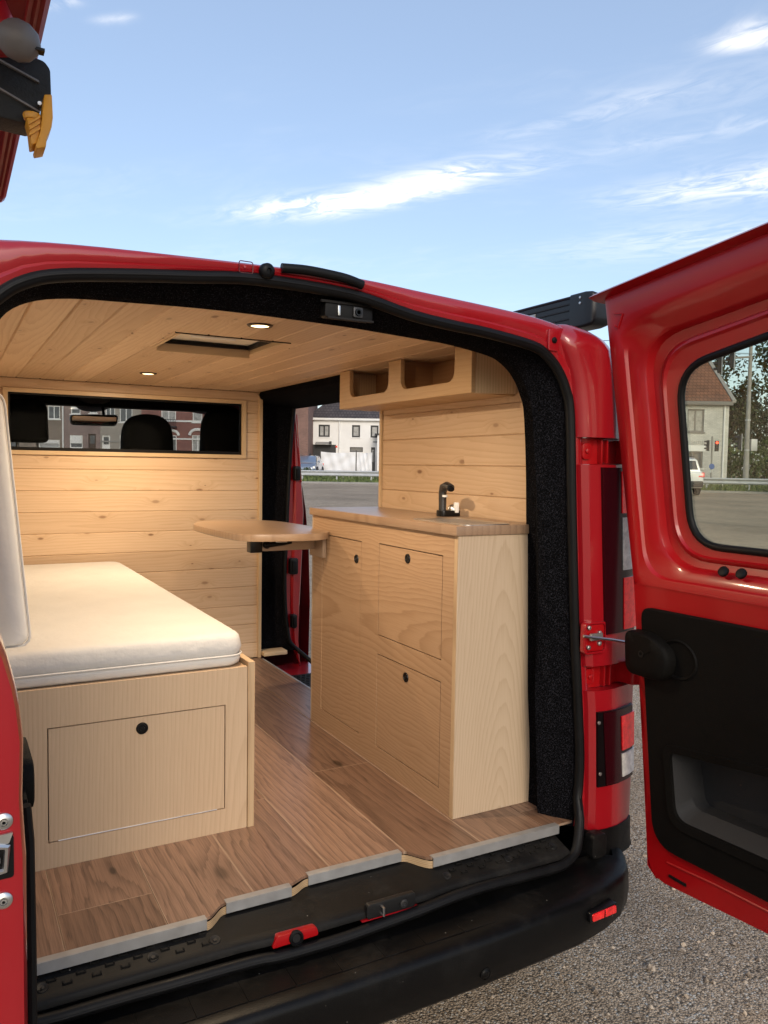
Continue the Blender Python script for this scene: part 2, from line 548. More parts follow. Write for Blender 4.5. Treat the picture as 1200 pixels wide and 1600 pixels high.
def rr(a0, a1, b0, b1, r, n=5):
    """rounded rectangle, counter-clockwise from the low-a low-b corner"""
    rs = r if isinstance(r, (tuple, list)) else (r, r, r, r)
    out = []
    for (ca, cb, sa, sb, q, st) in ((a0, b0, 1, 1, rs[0], 180), (a1, b0, -1, 1, rs[1], 270), (a1, b1, -1, -1, rs[2], 0), (a0, b1, 1, -1, rs[3], 90)):
        for i in range(n + 1):
            t = rad(st + 90 * i / n)
            out.append((ca + sa * q + q * math.cos(t), cb + sb * q + q * math.sin(t)))
    return out


def rquad(c, r, n=5):
    """rounded quadrilateral through corners c (counter-clockwise), each corner a quadratic curve of reach r"""
    rs = r if isinstance(r, (tuple, list)) else (r,) * len(c)
    out = []
    k = len(c)
    for i in range(k):
        p, a, b = Vector(c[i]), Vector(c[i - 1]), Vector(c[(i + 1) % k])
        s = p + (a - p).normalized() * rs[i]
        e = p + (b - p).normalized() * rs[i]
        for j in range(n + 1):
            t = j / n
            q = s * (1 - t) ** 2 + p * 2 * t * (1 - t) + e * t * t
            out.append(tuple(q))
    return out


def spline(pts, n=6):
    """Catmull-Rom through pts"""
    P = [Vector(p) for p in pts]
    P = [P[0] * 2 - P[1]] + P + [P[-1] * 2 - P[-2]]
    out = []
    for i in range(1, len(P) - 2):
        for j in range(n):
            t = j / n
            a, b, c, d = P[i - 1], P[i], P[i + 1], P[i + 2]
            out.append(.5 * ((2 * b) + (c - a) * t + (2 * a - 5 * b + 4 * c - d) * t * t + (3 * b - a - 3 * c + d) * t ** 3))
    out.append(P[-2])
    return out


class M:
    def __init__(s):
        s.v, s.f = [], []
    def add(s, vs, fs):
        k = len(s.v)
        s.v += [tuple(p) for p in vs]
        s.f += [tuple(i + k for i in q) for q in fs]
        return s
    def box(s, x0, x1, y0, y1, z0, z1):
        v = [(x, y, z) for z in (z0, z1) for y in (y0, y1) for x in (x0, x1)]
        return s.add(v, [(0, 2, 3, 1), (4, 5, 7, 6), (0, 1, 5, 4), (2, 6, 7, 3), (0, 4, 6, 2), (1, 3, 7, 5)])
    def loft(s, rows, cu=False, cv=False, cap0=False, cap1=False):
        n = len(rows[0])
        vs = [p for r in rows for p in r]
        fs = []
        R = len(rows)
        for i in range(R if cv else R - 1):
            j = (i + 1) % R
            for k in range(n if cu else n - 1):
                l = (k + 1) % n
                fs.append((i * n + k, i * n + l, j * n + l, j * n + k))
        if cap0:
            fs.append(tuple(range(n))[::-1])
        if cap1:
            fs.append(tuple((R - 1) * n + k for k in range(n)))
        return s.add(vs, fs)
    def prism(s, poly, ax, a, b):
        f = {'x': lambda p, t: (t, p[0], p[1]), 'y': lambda p, t: (p[0], t, p[1]), 'z': lambda p, t: (p[0], p[1], t)}[ax]
        return s.loft([[f(p, a) for p in poly], [f(p, b) for p in poly]], cu=True, cap0=True, cap1=True)
    def cyl(s, p0, p1, r0, r1=None, n=16, caps=True):
        r1 = r0 if r1 is None else r1
        p0, p1 = Vector(p0), Vector(p1)
        d = (p1 - p0).normalized()
        a = d.orthogonal().normalized()
        b = d.cross(a)
        ring = lambda p, r: [p + (a * math.cos(2 * math.pi * i / n) + b * math.sin(2 * math.pi * i / n)) * r for i in range(n)]
        return s.loft([ring(p0, r0), ring(p1, r1)], cu=True, cap0=caps, cap1=caps)
    def lathe(s, p0, d, prof, n=24, cap=True):
        p0, d = Vector(p0), Vector(d).normalized()
        a = d.orthogonal().normalized()
        b = d.cross(a)
        rows = [[p0 + d * h + (a * math.cos(2 * math.pi * i / n) + b * math.sin(2 * math.pi * i / n)) * max(r, 1e-4) for i in range(n)] for r, h in prof]
        return s.loft(rows, cu=True, cap0=cap, cap1=cap)
    def tube(s, pts, r, n=8, closed=False, sq=1.0):
        P = [Vector(p) for p in pts]
        k = len(P)
        rows = []
        pa = None
        for i in range(k):
            t = (P[(i + 1) % k] - P[i - 1]) if closed else (P[min(i + 1, k - 1)] - P[max(i - 1, 0)])
            t.normalize()
            if pa is None:
                a = t.orthogonal().normalized()
            else:
                a = (pa - t * pa.dot(t))
                a = a.normalized() if a.length > 1e-6 else t.orthogonal().normalized()
            pa = a
            b = t.cross(a)
            q = r[i] if isinstance(r, (list, tuple)) else r
            rows.append([P[i] + (a * math.cos(2 * math.pi * j / n) + b * math.sin(2 * math.pi * j / n) * sq) * q for j in range(n)])
        return s.loft(rows, cu=True, cv=closed, cap0=not closed, cap1=not closed)
    def mesh(s, name, mt, smooth=40, bevel=0, seg=2, weld=True):
        me = bpy.data.meshes.new(name)
        me.from_pydata(s.v, [], s.f)
        bm = bmesh.new()
        bm.from_mesh(me)
        if weld:
            bmesh.ops.remove_doubles(bm, verts=bm.verts, dist=1e-5)
        bmesh.ops.recalc_face_normals(bm, faces=bm.faces)
        if bevel:
            es = [e for e in bm.edges if len(e.link_faces) == 2 and e.calc_face_angle(0) > rad(35)]
            bmesh.ops.bevel(bm, geom=es, offset=bevel, segments=seg, affect='EDGES', clamp_overlap=True, profile=.6)
        bm.to_mesh(me)
        bm.free()
        me.materials.append(mt)
        if smooth:
            me.polygons.foreach_set('use_smooth', [True] * len(me.polygons))
            me.set_sharp_from_angle(angle=rad(smooth))
        return me
    def obj(s, name, mt, parent=None, loc=(0, 0, 0), rot=(0, 0, 0), **kw):
        return obj(name, s.mesh(name, mt, **kw), parent, loc, rot)


BOARDS = {}


def board(L, w, t, mt, ch=.003):
    """a plank along local X, face at +Z = t, chamfered long edges; meshes are shared between alike planks"""
    key = (round(L, 3), round(w, 4), t, mt.name, ch)
    if key not in BOARDS:
        h = w / 2
        prof = [(-h, 0), (h, 0), (h, t - ch), (h - ch, t), (-h + ch, t), (-h, t - ch)]
        m = M().loft([[(x, a, b) for a, b in prof] for x in (-L / 2, L / 2)], cu=True, cap0=True, cap1=True)
        BOARDS[key] = m.mesh('plank', mt, smooth=0)
    return BOARDS[key]


# ------------------------------------------------------------------ ground
def gz(x, y):
    t = x * math.sin(rad(35)) + y * math.cos(rad(35))
    return .0155 * min(max(0.0, t - 3.0), 90.0)


def build_ground():
    xs = sorted(set([-400, -250, -150, -80] + list(range(-40, 121, 4)) + [140, 180, 260, 400]))
    ys = sorted(set([-400, -250, -150, -80] + list(range(-40, 121, 4)) + [140, 180, 260, 400]))
    m = M().loft([[(x, y, gz(x, y)) for x in xs] for y in ys])
    tag(m.obj('ground', GRAVEL), 'grey brown gravel car park the red van stands on', 'ground', kind='structure')


build_ground()

# ------------------------------------------------------------------ the van
F = 0.56          # top of the wooden floor
C = 1.90          # underside of the wooden ceiling
van = thing('camper_van', 'red panel van converted to a camper, its rear doors wide open', 'van', (.05, 1.6, 0))

# seal line of the rear opening, right sill round to left sill (x, z), with the inner edge of the felt beside it
SI = [((.80, .545), (.752, .535)), ((.813, .71), (.745, .70)), ((.800, .89), (.733, .88)), ((.783, 1.072), (.724, 1.07)), ((.758, 1.424), (.706, 1.40)), ((.742, 1.681), (.682, 1.665)),
      ((.724, 1.75), (.664, 1.735)), ((.694, 1.800), (.640, 1.780)), ((.655, 1.834), (.602, 1.810)), ((.606, 1.855), (.545, 1.829)),
      ((.464, 1.874), (.43, 1.849)), ((.35, 1.883), (.33, 1.854)), ((.242, 1.895), (.24, 1.859)), ((.082, 1.924), (.10, 1.866)), ((-.137, 1.930), (-.11, 1.871)), ((-.27, 1.918), (-.25, 1.871)), ((-.401, 1.905), (-.385, 1.867)),
      ((-.524, 1.889), (-.50, 1.862)), ((-.585, 1.870), (-.575, 1.846)), ((-.628, 1.840), (-.622, 1.812)), ((-.665, 1.79), (-.645, 1.75)),
      ((-.69, 1.65), (-.66, 1.63)), ((-.70, 1.40), (-.67, 1.40)), ((-.71, 1.07), (-.68, 1.05)), ((-.71, .71), (-.68, .70)), ((-.70, .545), (-.67, .535))]
SS = [(p.x, p.y) for p in spline([(*a, 0) for a, b in SI], 4)]
II = [(p.x, p.y) for p in spline([(*b, 0) for a, b in SI], 4)]


def van_shell():
    # felt lining of the rear frame
    rows = []
    for (sx, sz), (ix, iz) in zip(SS, II):
        mx, mz = (sx + ix) / 2, (sz + iz) / 2
        kf = float(np.interp(iz, [.9, 1.5], [-.12, .22]))
        ox, oz = ix + (sx - ix) * (.5 + kf), iz + (sz - iz) * (.5 + kf)
        rows.append([(sx, .004, sz), (sx + (mx - sx) * .5, .022, sz + (mz - sz) * .5), (mx, .038, mz), (ix + (mx - ix) * .35, .06, iz + (mz - iz) * .35), (ix, .078, iz), (ix + (sx - ix) * kf, .090, iz + (sz - iz) * kf), (ox, .125, oz), (ox, .17, oz)])
    M().loft(rows).obj('felt_lining', FELT, van, smooth=60)
    # rubber seal, all the way round
    low = [(.797, -.02, .60), (.788, -.034, .565), (.758, -.056, .512), (.715, -.066, .492), (.66, -.068, .487), (.466, -.070, .494), (.363, -.074, .495), (.245, -.077, .487), (.152, -.077, .482), (.036, -.077, .476), (-.10, -.074, .476), (-.168, -.070, .480), (-.40, -.068, .483), (-.66, -.060, .49), (-.70, -.03, .56)]
    top = [(sx, -.002, sz) for (sx, sz) in SS if sz > .62]
    path = [tuple(p) for p in spline(low, 4)][::-1]
    full = top + path
    sl = M().tube(full, .0135, 10, closed=True).obj('door_seal', RUBBER, van, smooth=70)
    M().tube([(x, y - .010, z) for x, y, z in full], .0045, 6, closed=True).obj('seal_lip', RUBBER, sl, smooth=70)
    # roof with its rear lip
    st = [(-.86, 1.80), (-.82, 1.86), (-.77, 1.905), (-.70, 1.934), (-.625, 1.946), (-.444, 1.957), (-.156, 1.963), (.096, 1.966), (.294, 1.956), (.544, 1.940), (.66, 1.928), (.735, 1.916), (.79, 1.902), (.84, 1.872), (.875, 1.82)]
    st = [(p.x, p.y) for p in spline([(*q, 0) for q in st], 4)]
    srt = sorted([(x, z) for x, z in SS if z > 1.76])
    xs_, zs_ = [p[0] for p in srt], [p[1] for p in srt]
    rows = []
    for x, zt in st:
        zs = float(np.interp(x, xs_, zs_)) + .010
        if x > .70 or x < -.67:
            zs = min(zs, zt - .05)
        zs = min(zs, zt - .012)
        q = lambda t: zs + (zt - zs) * t
        rows.append([(x, .012, zs - .004), (x, -.006, zs), (x, -.010, q(.2)), (x, -.004, q(.30)), (x, -.008, q(.42)), (x, -.010, q(.7)), (x, -.004, q(.88)), (x, .010, q(.97)), (x, .03, zt),
                     (x, .10, zt + .010), (x, .32, zt + .030), (x, 1.0, zt + .045), (x, 2.4, zt + .04), (x, 3.0, zt - .03), (x, 3.15, zt - .09)])
    M().loft(rows).obj('roof', PAINT, van, smooth=50)
    # flange between seal and rear pillars
    rows = []
    for i in range(len(SS)):
        x, z = SS[i]
        if z > 1.84 and -.62 < x < .64:
            continue
        sgn = 1 if x > 0 else -1
        rows.append([(x + sgn * .002, .004, z), (x + sgn * .012, -.004, z + (.010 if z > 1.78 else 0)), (x + sgn * .03, -.006, z + (.025 if z > 1.78 else 0)), (x + sgn * .055, .012, z + (.04 if z > 1.78 else 0))])
    right = [r for r in rows if r[0][0] > 0]
    left = [r for r in rows if r[0][0] < 0]
    for q in (right, left):
        M().loft(q).obj('opening_flange', PAINT, van, smooth=50)
    # body sides (right side is cut for the sliding door), underside and nose
    prof = [(.30, .985), (.50, 1.0), (.80, 1.005), (1.10, .995), (1.30, .975), (1.60, .925), (1.80, .885), (1.90, .845)]
    def side(y0, y1, sgn, zz=(0, 9)):
        cx = .05
        pr = [(z, w) for z, w in prof if zz[0] <= z <= zz[1]]
        ys = [y0 + (y1 - y0) * i / 4 for i in range(5)]
        return [[(cx + sgn * (w - .05), y, z) for y in ys] for z, w in pr]
    for a in ((.16, 1.12, 1), (.10, 3.1, -1), (2.32, 3.1, 1)):
        M().loft(side(*a)).obj('side_panel', PAINT, van, smooth=50)
    M().box(.80, .93, 1.10, 2.34, 1.87, 1.93).obj('roof_rail', PAINT, van)
    M().box(.86, .985, 1.10, 2.34, .32, .47).obj('side_sill', PAINT, van)
    n = M()
    cs = [(3.1, 1.85, .80), (3.45, 1.62, .86), (3.9, 1.28, .90), (4.1, 1.12, .92), (4.55, .98, .90), (4.75, .78, .86), (4.78, .35, .84)]
    n.loft([[(.05 - w, y, z), (.05 - w * .5, y + .05, z + .01), (.05, y + .07, z + .015), (.05 + w * .5, y + .05, z + .01), (.05 + w, y, z)] for y, z, w in cs[3:]])
    for sgn in (-1, 1):
        n.loft([[(.05 + sgn * w, y, z), (.05 + sgn * (w + .02), y, .32)] for y, z, w in cs[3:]])
        n.loft([[(.05 + sgn * .80, 3.08, 1.84), (.05 + sgn * .86, 3.08, 1.25), (.05 + sgn * .93, 3.08, .32)], [(.05 + sgn * .92, 4.1, 1.12), (.05 + sgn * .925, 4.1, 1.0), (.05 + sgn * .94, 4.1, .32)]])
    n.obj('bonnet', PAINT, van, smooth=50)
    M().box(-.82, .93, .02, 4.7, .30, .36).obj('underside', DARK, van)
    ws = M().loft([[(.05 - w, y, z), (.05, y + .06, z + .01), (.05 + w, y, z)] for y, z, w in ((3.12, 1.84, .74), (3.5, 1.60, .80), (4.08, 1.15, .86))])
    ws.obj('windscreen', SGLASS, van, smooth=60)
    M().box(-.78, .88, 3.25, 4.05, .95, 1.18).obj('dashboard', DARK, van, bevel=.04)
    # dark cab lining: roof, header over the windscreen, pillars and the metal bulkhead round the opening
    m = M().box(-.80, .86, 2.21, 3.02, 1.885, 1.905).box(-.80, .86, 2.98, 3.10, 1.845, 1.90)
    m.box(-.84, -.80, 2.21, 3.1, .6, 1.9)
    m.obj('cab_lining', DARK, van)
    M().box(-.70, .665, 2.205, 2.215, 1.848, 1.905).box(-.70, .665, 2.205, 2.215, .56, 1.600).box(-.70, -.50, 2.205, 2.215, 1.600, 1.848).box(.60, .665, 2.205, 2.215, 1.600, 1.848).obj('bulkhead', DARK, van)


DARKRED = plain('seam_shadow_red', (.08, .002, .004), .5)
DULLMET = plain('dark_metal', (.06, .06, .062), .4, .7)
van_shell()


def pillar_rows(zs, inset=0.0):
    """plan profile of the right rear pillar at each height"""
    Z = [.30, .53, .65, .87, 1.09, 1.30, 1.55, 1.62, 1.70, 1.77, 1.82, 1.86, 1.89, 1.91, 1.923]
    X0 = [.83, .832, .832, .822, .797, .785, .768, .763, .755, .742, .722, .700, .688, .690, .70]
    XC = [.95, .945, .94, .925, .915, .91, .893, .885, .877, .868, .858, .846, .828, .80, .765]
    XO = [1.0, 1.015, 1.018, 1.014, 1.012, 1.006, .992, .974, .956, .930, .908, .886, .862, .830, .785]
    rows = []
    for z in zs:
        a, c, o = (float(np.interp(z, Z, q)) for q in (X0, XC, XO))
        top = max(0.0, (z - 1.86) / .063)
        y = -.030 + inset + .045 * top ** 2
        k = 0.0
        rows.append([(a - .008, .012, z), (a + .004, y + .014, z), (a + .020, y + .002, z), ((a + c) / 2, y - .002, z), (c - .014, y, z), (c - .002, y + .003, z), ((c + o) / 2 + .006, y + .016, z), (o - k, y + .034, z), (o + .012 - k, .10 + inset, z), (o + .014 - k, .20, z)])
    return rows


def pillars():
    cap = M().loft(pillar_rows([1.625, 1.632, 1.67, 1.70, 1.74, 1.77, 1.80, 1.82, 1.84, 1.86, 1.875, 1.89, 1.90, 1.91, 1.918, 1.923]), cap0=True)
    top = pillar_rows([1.923])[0]
    cap.loft([top, [(x, max(y, .03) + .03, 1.926) for x, y, z in top]])
    cap.obj('pillar_cap', PAINT, van, smooth=45)
    M().loft(pillar_rows([1.0, 1.02, 1.10, 1.2, 1.3, 1.4, 1.5, 1.545, 1.552]), cap1=True, cap0=True).obj('pillar_panel', PAINT, van, smooth=22)
    lo = M().loft(pillar_rows([.535, .54, .6, .7, .8, .88, .925, .93]), cap1=True, cap0=True).obj('pillar_panel', PAINT, van, smooth=22)
    # hinge gaps: recessed, with a hinge leaf, two ribs and a bolt in each
    for z0, z1 in ((1.553, 1.624), (.931, .999)):
        g = M().loft(pillar_rows([z0, z1], .035)).obj('hinge_recess', PAINT_IN, van, smooth=40)
        zm = (z0 + z1) / 2
        x = .80 if z0 > 1.2 else .835
        M().prism(rr(x - .012, x + .020, zm - .022, zm + .022, .011), 'y', -.004, .012).obj('hinge_leaf', PAINT_IN, g, bevel=.002)
        M().lathe((x + .004, -.004, zm), (0, -1, 0), [(.007, 0), (.007, .004), (.003, .006)], 10).obj('hinge_bolt', PAINT_IN, g)
        for dx in (.048, .068):
            M().box(x + dx, x + dx + .006, -.012, .01, z0 + .004, z1 - .004).obj('hinge_rib', PAINT_IN, g, bevel=.002)
        xo = .93 if z0 > 1.2 else .955
        M().prism(rquad([(xo, .04), (xo + .012, -.038), (xo + .045, -.050), (xo + .085, -.02), (xo + .09, .06)], .010, 3), 'z', z0 + .003, z1 - .003).obj('hinge_arm', PAINT_IN, g, bevel=.003)
    # small marks on the roof corner
    M().lathe((.668, -.018, 1.872), (0, -1, 0), [(.008, -.01), (.008, .001), (.005, .004)], 12).obj('corner_plug', RUBBER, van)
    M().prism(rr(.650, .686, 1.845, 1.90, .004, 2), 'y', -.016, .01).obj('corner_plate', PAINT, van, bevel=.003)


pillars()


def lamp_on_pillar(z0, z1, x0f, mt, name, parent, out=.008, x1=9):
    """a lens that follows the pillar surface from x >= x0f round the outer side"""
    rows = []
    for i in range(7):
        z = z0 + (z1 - z0) * i / 6
        r = pillar_rows([z], -out)[0]
        poly = [(x, y) for x, y, _ in r[2:]]
        x0 = x0f(z)
        pts = []
        for j in range(len(poly) - 1):
            (xa, ya), (xb, yb) = poly[j], poly[j + 1]
            if xb <= x0:
                continue
            if not pts:
                t = max(0, (x0 - xa) / (xb - xa)) if xb != xa else 0
                px, py = xa + (xb - xa) * t, ya + (yb - ya) * t
                pts += [(px, py + .02), (px, py)]
            pts.append((xb, yb))
        q = [pts[0]] + [pts[1]]
        # resample to a fixed count
        L = [0]
        for a, b in zip(pts[1:], pts[2:]):
            L.append(L[-1] + math.dist(a, b))
        for k in range(1, 9):
            d = L[-1] * k / 8
            q.append((float(np.interp(d, L, [p[0] for p in pts[1:]])), float(np.interp(d, L, [p[1] for p in pts[1:]]))))
        rows.append([(x, y, z) for x, y in q])
    return M().loft(rows, cap0=True, cap1=True).obj(name, mt, parent, smooth=35, bevel=0)


def tail_lights():
    up_ = lamp_on_pillar(1.088, 1.545, lambda z: .828 + (1.545 - z) * .066, LENS_DARK, 'tail_light', van)
    lamp_on_pillar(1.420, 1.535, lambda z: .907 + (1.52 - z) * .05, LENS_GLOW, 'stop_lens', up_, .011)
    lamp_on_pillar(1.262, 1.408, lambda z: .915 + (1.42 - z) * .05, LENS_WHITE, 'reversing_lens', up_, .011)
    lamp_on_pillar(1.095, 1.240, lambda z: .927 + (1.25 - z) * .05, LENS_GLOW, 'rear_lens', up_, .011)
    lo = lamp_on_pillar(.660, .872, lambda z: .822 + (.872 - z) * .11, BLACKGLOSS, 'tail_light', van)
    lamp_on_pillar(.662, .870, lambda z: .858 + (.872 - z) * .09, LENS_DARK, 'dark_lens', lo, .011)
    lamp_on_pillar(.752, .850, lambda z: .930 + (.85 - z) * .07, LENS_GLOW, 'fog_lens', lo, .014)
    lamp_on_pillar(.676, .742, lambda z: .935 + (.75 - z) * .08, LENS_WHITE, 'reversing_lens', lo, .014)
    for z in (.845, .70):
        M().lathe((.842 + (.845 - z) * .07, -.040, z), (0, -1, 0), [(.005, 0), (.005, .003), (.002, .004)], 10).obj('screw', STEEL_D, lo)
    # check strap in its recess
    rc = M().prism(rr(.788, .856, 1.045, 1.118, .008), 'y', -.036, -.02).obj('strap_recess', PAINT_IN, van, bevel=.003)
    M().tube([(.768, -.05, 1.094), (.80, -.055, 1.088), (.86, -.06, 1.078), (.985, -.075, 1.052)], .004, 6).obj('check_strap', STEEL, rc)
    fm = M()
    fo, fi = rr(.783, .862, 1.038, 1.125, .012), rr(.789, .856, 1.044, 1.119, .009)
    fm.loft([[(x, -.022, z) for x, z in fo], [(x, -.0395, z) for x, z in fo], [(x, -.0395, z) for x, z in fi], [(x, -.0362, z) for x, z in fi]], cu=True)
    fm.obj('recess_rim', PAINT, rc, bevel=.002, smooth=50)
    M().box(.792, .835, -.054, -.046, 1.079, 1.098).obj('strap_bracket', STEEL_D, rc, bevel=.002)
    for x, z in ((.797, 1.112), (.797, 1.058), (.836, 1.095), (.836, 1.066)):
        M().lathe((x, -.036, z), (0, -1, 0), [(.006, 0), (.006, .006), (.003, .008)], 10).obj('bolt', STEEL_D, rc)


tail_lights()


def rear_trim():
    # black sill cover behind the floor edge
    tp = M()
    rows = []
    ex_, ey_ = [-.75, -.241, -.185, -.029, .025, .281, .337, .80], [.002, .002, .042, .044, .069, .069, .006, .006]
    for x in [-.70, -.60, -.30, -.25, -.21, -.18, -.13, -.10, -.03, .0, .03, .10, .26, .285, .31, .34, .50, .65, .735]:
        yb = float(np.interp(x, ex_, ey_)) + .003
        pr = .007 * float(np.interp(x, [-.16, -.12, .29, .33], [0, 1, 1, 0]))
        rows.append([(x, yb, .536), (x, yb - .008, .534), (x, -.036 - pr, .521), (x, -.054 - pr, .5165), (x, -.059 - pr, .511), (x, -.060 - pr, .500), (x, -.050, .496), (x, -.02, .492)])
    sill = tp.loft(rows).obj('sill_cover', PLASTIC_D, van, smooth=40)
    tr = M()
    random.seed(3)
    for i in range(24):
        for j in range(3):
            x = -.58 + i * .055 + (.027 if j % 2 else 0)
            if -.23 < x < .36 or x > .70:
                continue
            y = -.008 - j * .013
            z = .5345 + (y + .004) * .405
            tr.box(x - .009, x + .009, y - .0012, y + .0012, z - .001, z + .0022).box(x - .009, x - .0066, y, y + .007, z - .001, z + .0035).box(x + .0066, x + .009, y, y + .007, z - .001, z + .0035)
    tag(tr.obj('tread_pattern', PLASTIC_D, sill), kind='stuff')
    for x in (-.57, -.36, -.23, .36, .55, .70):
        M().lathe((x, -.028, .523), (0, -.35, 1), [(.012, .001), (.011, .003), (.008, .0025), (.0045, .0015), (.004, .003)], 14).obj('screw', PLASTIC, sill)
    # latch striker pocket and towing point below it
    lp = M().prism(rr(.112, .242, .499, .534, .008), 'y', -.0745, -.060).obj('latch_striker', PLASTIC, van, bevel=.003)
    M().tube([(.150, -.074, .506), (.150, -.086, .506), (.150, -.086, .524), (.150, -.074, .524)], .003, 6).obj('striker_bar', STEEL, lp)
    M().lathe((.208, -.0745, .516), (0, -1, 0), [(.010, 0), (.010, .004), (.006, .005), (.005, .003)], 14).obj('striker_bolt', DULLMET, lp)
    M().box(.10, .25, -.0735, -.062, .4965, .4985).obj('red_strip', PAINT, lp)
    th = M().prism(rquad([(-.118, .494), (-.006, .496), (-.012, .518), (-.106, .5195)], .008, 4), 'y', -.0715, -.055).obj('sill_opening', PAINT_IN, van, bevel=.004)
    M().lathe((-.062, -.071, .506), (-.1, -1, .25), [(.016, 0), (.016, .008), (.012, .011), (.009, .006), (.007, .006)], 18).obj('rubber_plug', RUBBER, th)
    # header latch in the felt, plate, buffer and foam strip on the roof lip
    hl = M().prism(rr(.030, .150, 1.872, 1.905, .006), 'y', .012, .04).obj('header_latch', RUBBER, van, bevel=.002)
    M().box(.018, .165, .008, .014, 1.903, 1.909).box(.035, .150, .006, .014, 1.868, 1.873).obj('latch_plate', DARK, hl, bevel=.001)
    M().box(.058, .064, .004, .014, 1.876, 1.898).obj('latch_pin', STEEL, hl, bevel=.001)
    M().prism(rr(.098, .122, 1.876, 1.900, .003, 2), 'y', .006, .014).obj('latch_bolt', DULLMET, hl, bevel=.002)
    M().lathe((.110, .006, 1.888), (0, -1, 0), [(.009, 0), (.008, .003), (.005, .003), (.004, 0)], 14).obj('latch_ring', BLACKGLOSS, hl)
    M().lathe((-.120, -.012, 1.947), (.1, -1, -.12), [(.014, -.004), (.0165, 0), (.0165, .010), (.012, .016), (.006, .017), (.005, .013)], 20).obj('door_buffer', RUBBER, van, smooth=50)
    pl = M().tube([(x, -.0105, z) for x, z in rr(-.178, -.148, 1.938, 1.962, .004, 3)], .0011, 5, closed=True).obj('roof_plate_seam', DARKRED, van)
    M().lathe((-.166, -.0095, 1.951), (0, -1, 0), [(.0030, 0), (.0024, .002)], 10).obj('plate_bolt', PAINT, pl)
    fs = [(-.085, -.014, 1.958), (-.03, -.017, 1.960), (.03, -.018, 1.957), (.07, -.018, 1.953), (.108, -.016, 1.945)]
    M().tube(spline(fs, 5), .0105, 10, sq=1.0).obj('foam_strip', RUBBER, van, smooth=50)
    # bumper
    rows = []
    ex = [(-.93, .10), (-.90, .02), (-.86, -.06), (-.80, -.13), (-.70, -.185), (-.4, -.2), (0, -.205), (.345, -.203), (.66, -.195), (.76, -.180), (.83, -.158), (.885, -.125), (.925, -.075), (.95, -.02), (.965, .05), (.975, .16), (.98, .30)]
    for x, yo in ex:
        yi = -.03 if abs(x - .03) < .80 else yo + .06
        zt = .448 + max(0, (x - .5)) * .035
        zb = .335 + max(0, (x - .5)) * .05
        yi = max(yi, yo + .05)
        rows.append([(x - (.03 if x > .93 else 0), yi, zt + .012), (x - (.02 if x > .93 else 0), yo + .045, zt + .010), (x, yo + .014, zt + .0085), (x, yo + .004, zt + .002), (x, yo, zt - .010), (x, yo - .002, (zt + zb) / 2), (x, yo + .004, zb + .012), (x, yo + .014, zb), (x - (.03 if x > .93 else 0), yo + .10, zb - .02)])
    bp = M().loft(rows).obj('rear_bumper', BUMPER, van, smooth=45)
    for i in range(13):
        x = -.62 + i * .105
        M().box(x, x + .1035, -.160, -.085, .4585, .4596).obj('step_pad', BUMPER, bp, bevel=.0008, seg=1)
    # raised corner of the bumper under the pillar
    cr = []
    for z, g in ((.535, 0), (.528, .004), (.50, .006), (.468, .012), (.455, .03)):
        r = pillar_rows([.54])[0]
        cr.append([(x, y - .004 - g * .3, z) for x, y, _ in r])
    M().loft(cr, cap0=True).obj('bumper_corner', BUMPER, bp, smooth=45)
    M().prism(rr(.805, .858, .478, .545, .014), 'y', -.070, -.036).obj('corner_block', BUMPER, bp, bevel=.006)
    rf = M().prism(rquad([(.672, .4075), (.765, .4115), (.763, .4405), (.670, .4345)], .006, 3), 'y', -.206, -.17)
    bz = rf.obj('reflector_bezel', BLACKGLOSS, bp, bevel=.002)
    bz.rotation_euler = (0, 0, 0)
    M().prism(rquad([(.679, .4125), (.758, .4160), (.756, .4365), (.677, .4310)], .003, 2), 'y', -.2095, -.195).obj('reflector', LENS_RED, bz, bevel=.0015)
    M().box(.716, .719, -.2105, -.205, .4135, .434).obj('reflector_rib', LENS_DARK, bz)
    M().lathe((.355, -.2045, .374), (0, -1, 0), [(.015, 0), (.015, .001), (.012, .002), (.0115, .0005), (.010, .002), (.002, .003)], 20).obj('parking_sensor', BUMPER, bp)


rear_trim()


# right rear door, open at a right angle: its inner face lies in a plane that leans a little
def dx(z):
    return .95 - .065 * (z - .45)


HZ = [.40, .44, .55, .82, 1.08, 1.43, 1.60, 1.77, 2.004, 2.1]
HY = [-.131, -.131, -.128, -.117, -.103, -.087, -.075, -.060, -.006, .01]


def hy(z):
    return float(np.interp(z, HZ, HY))


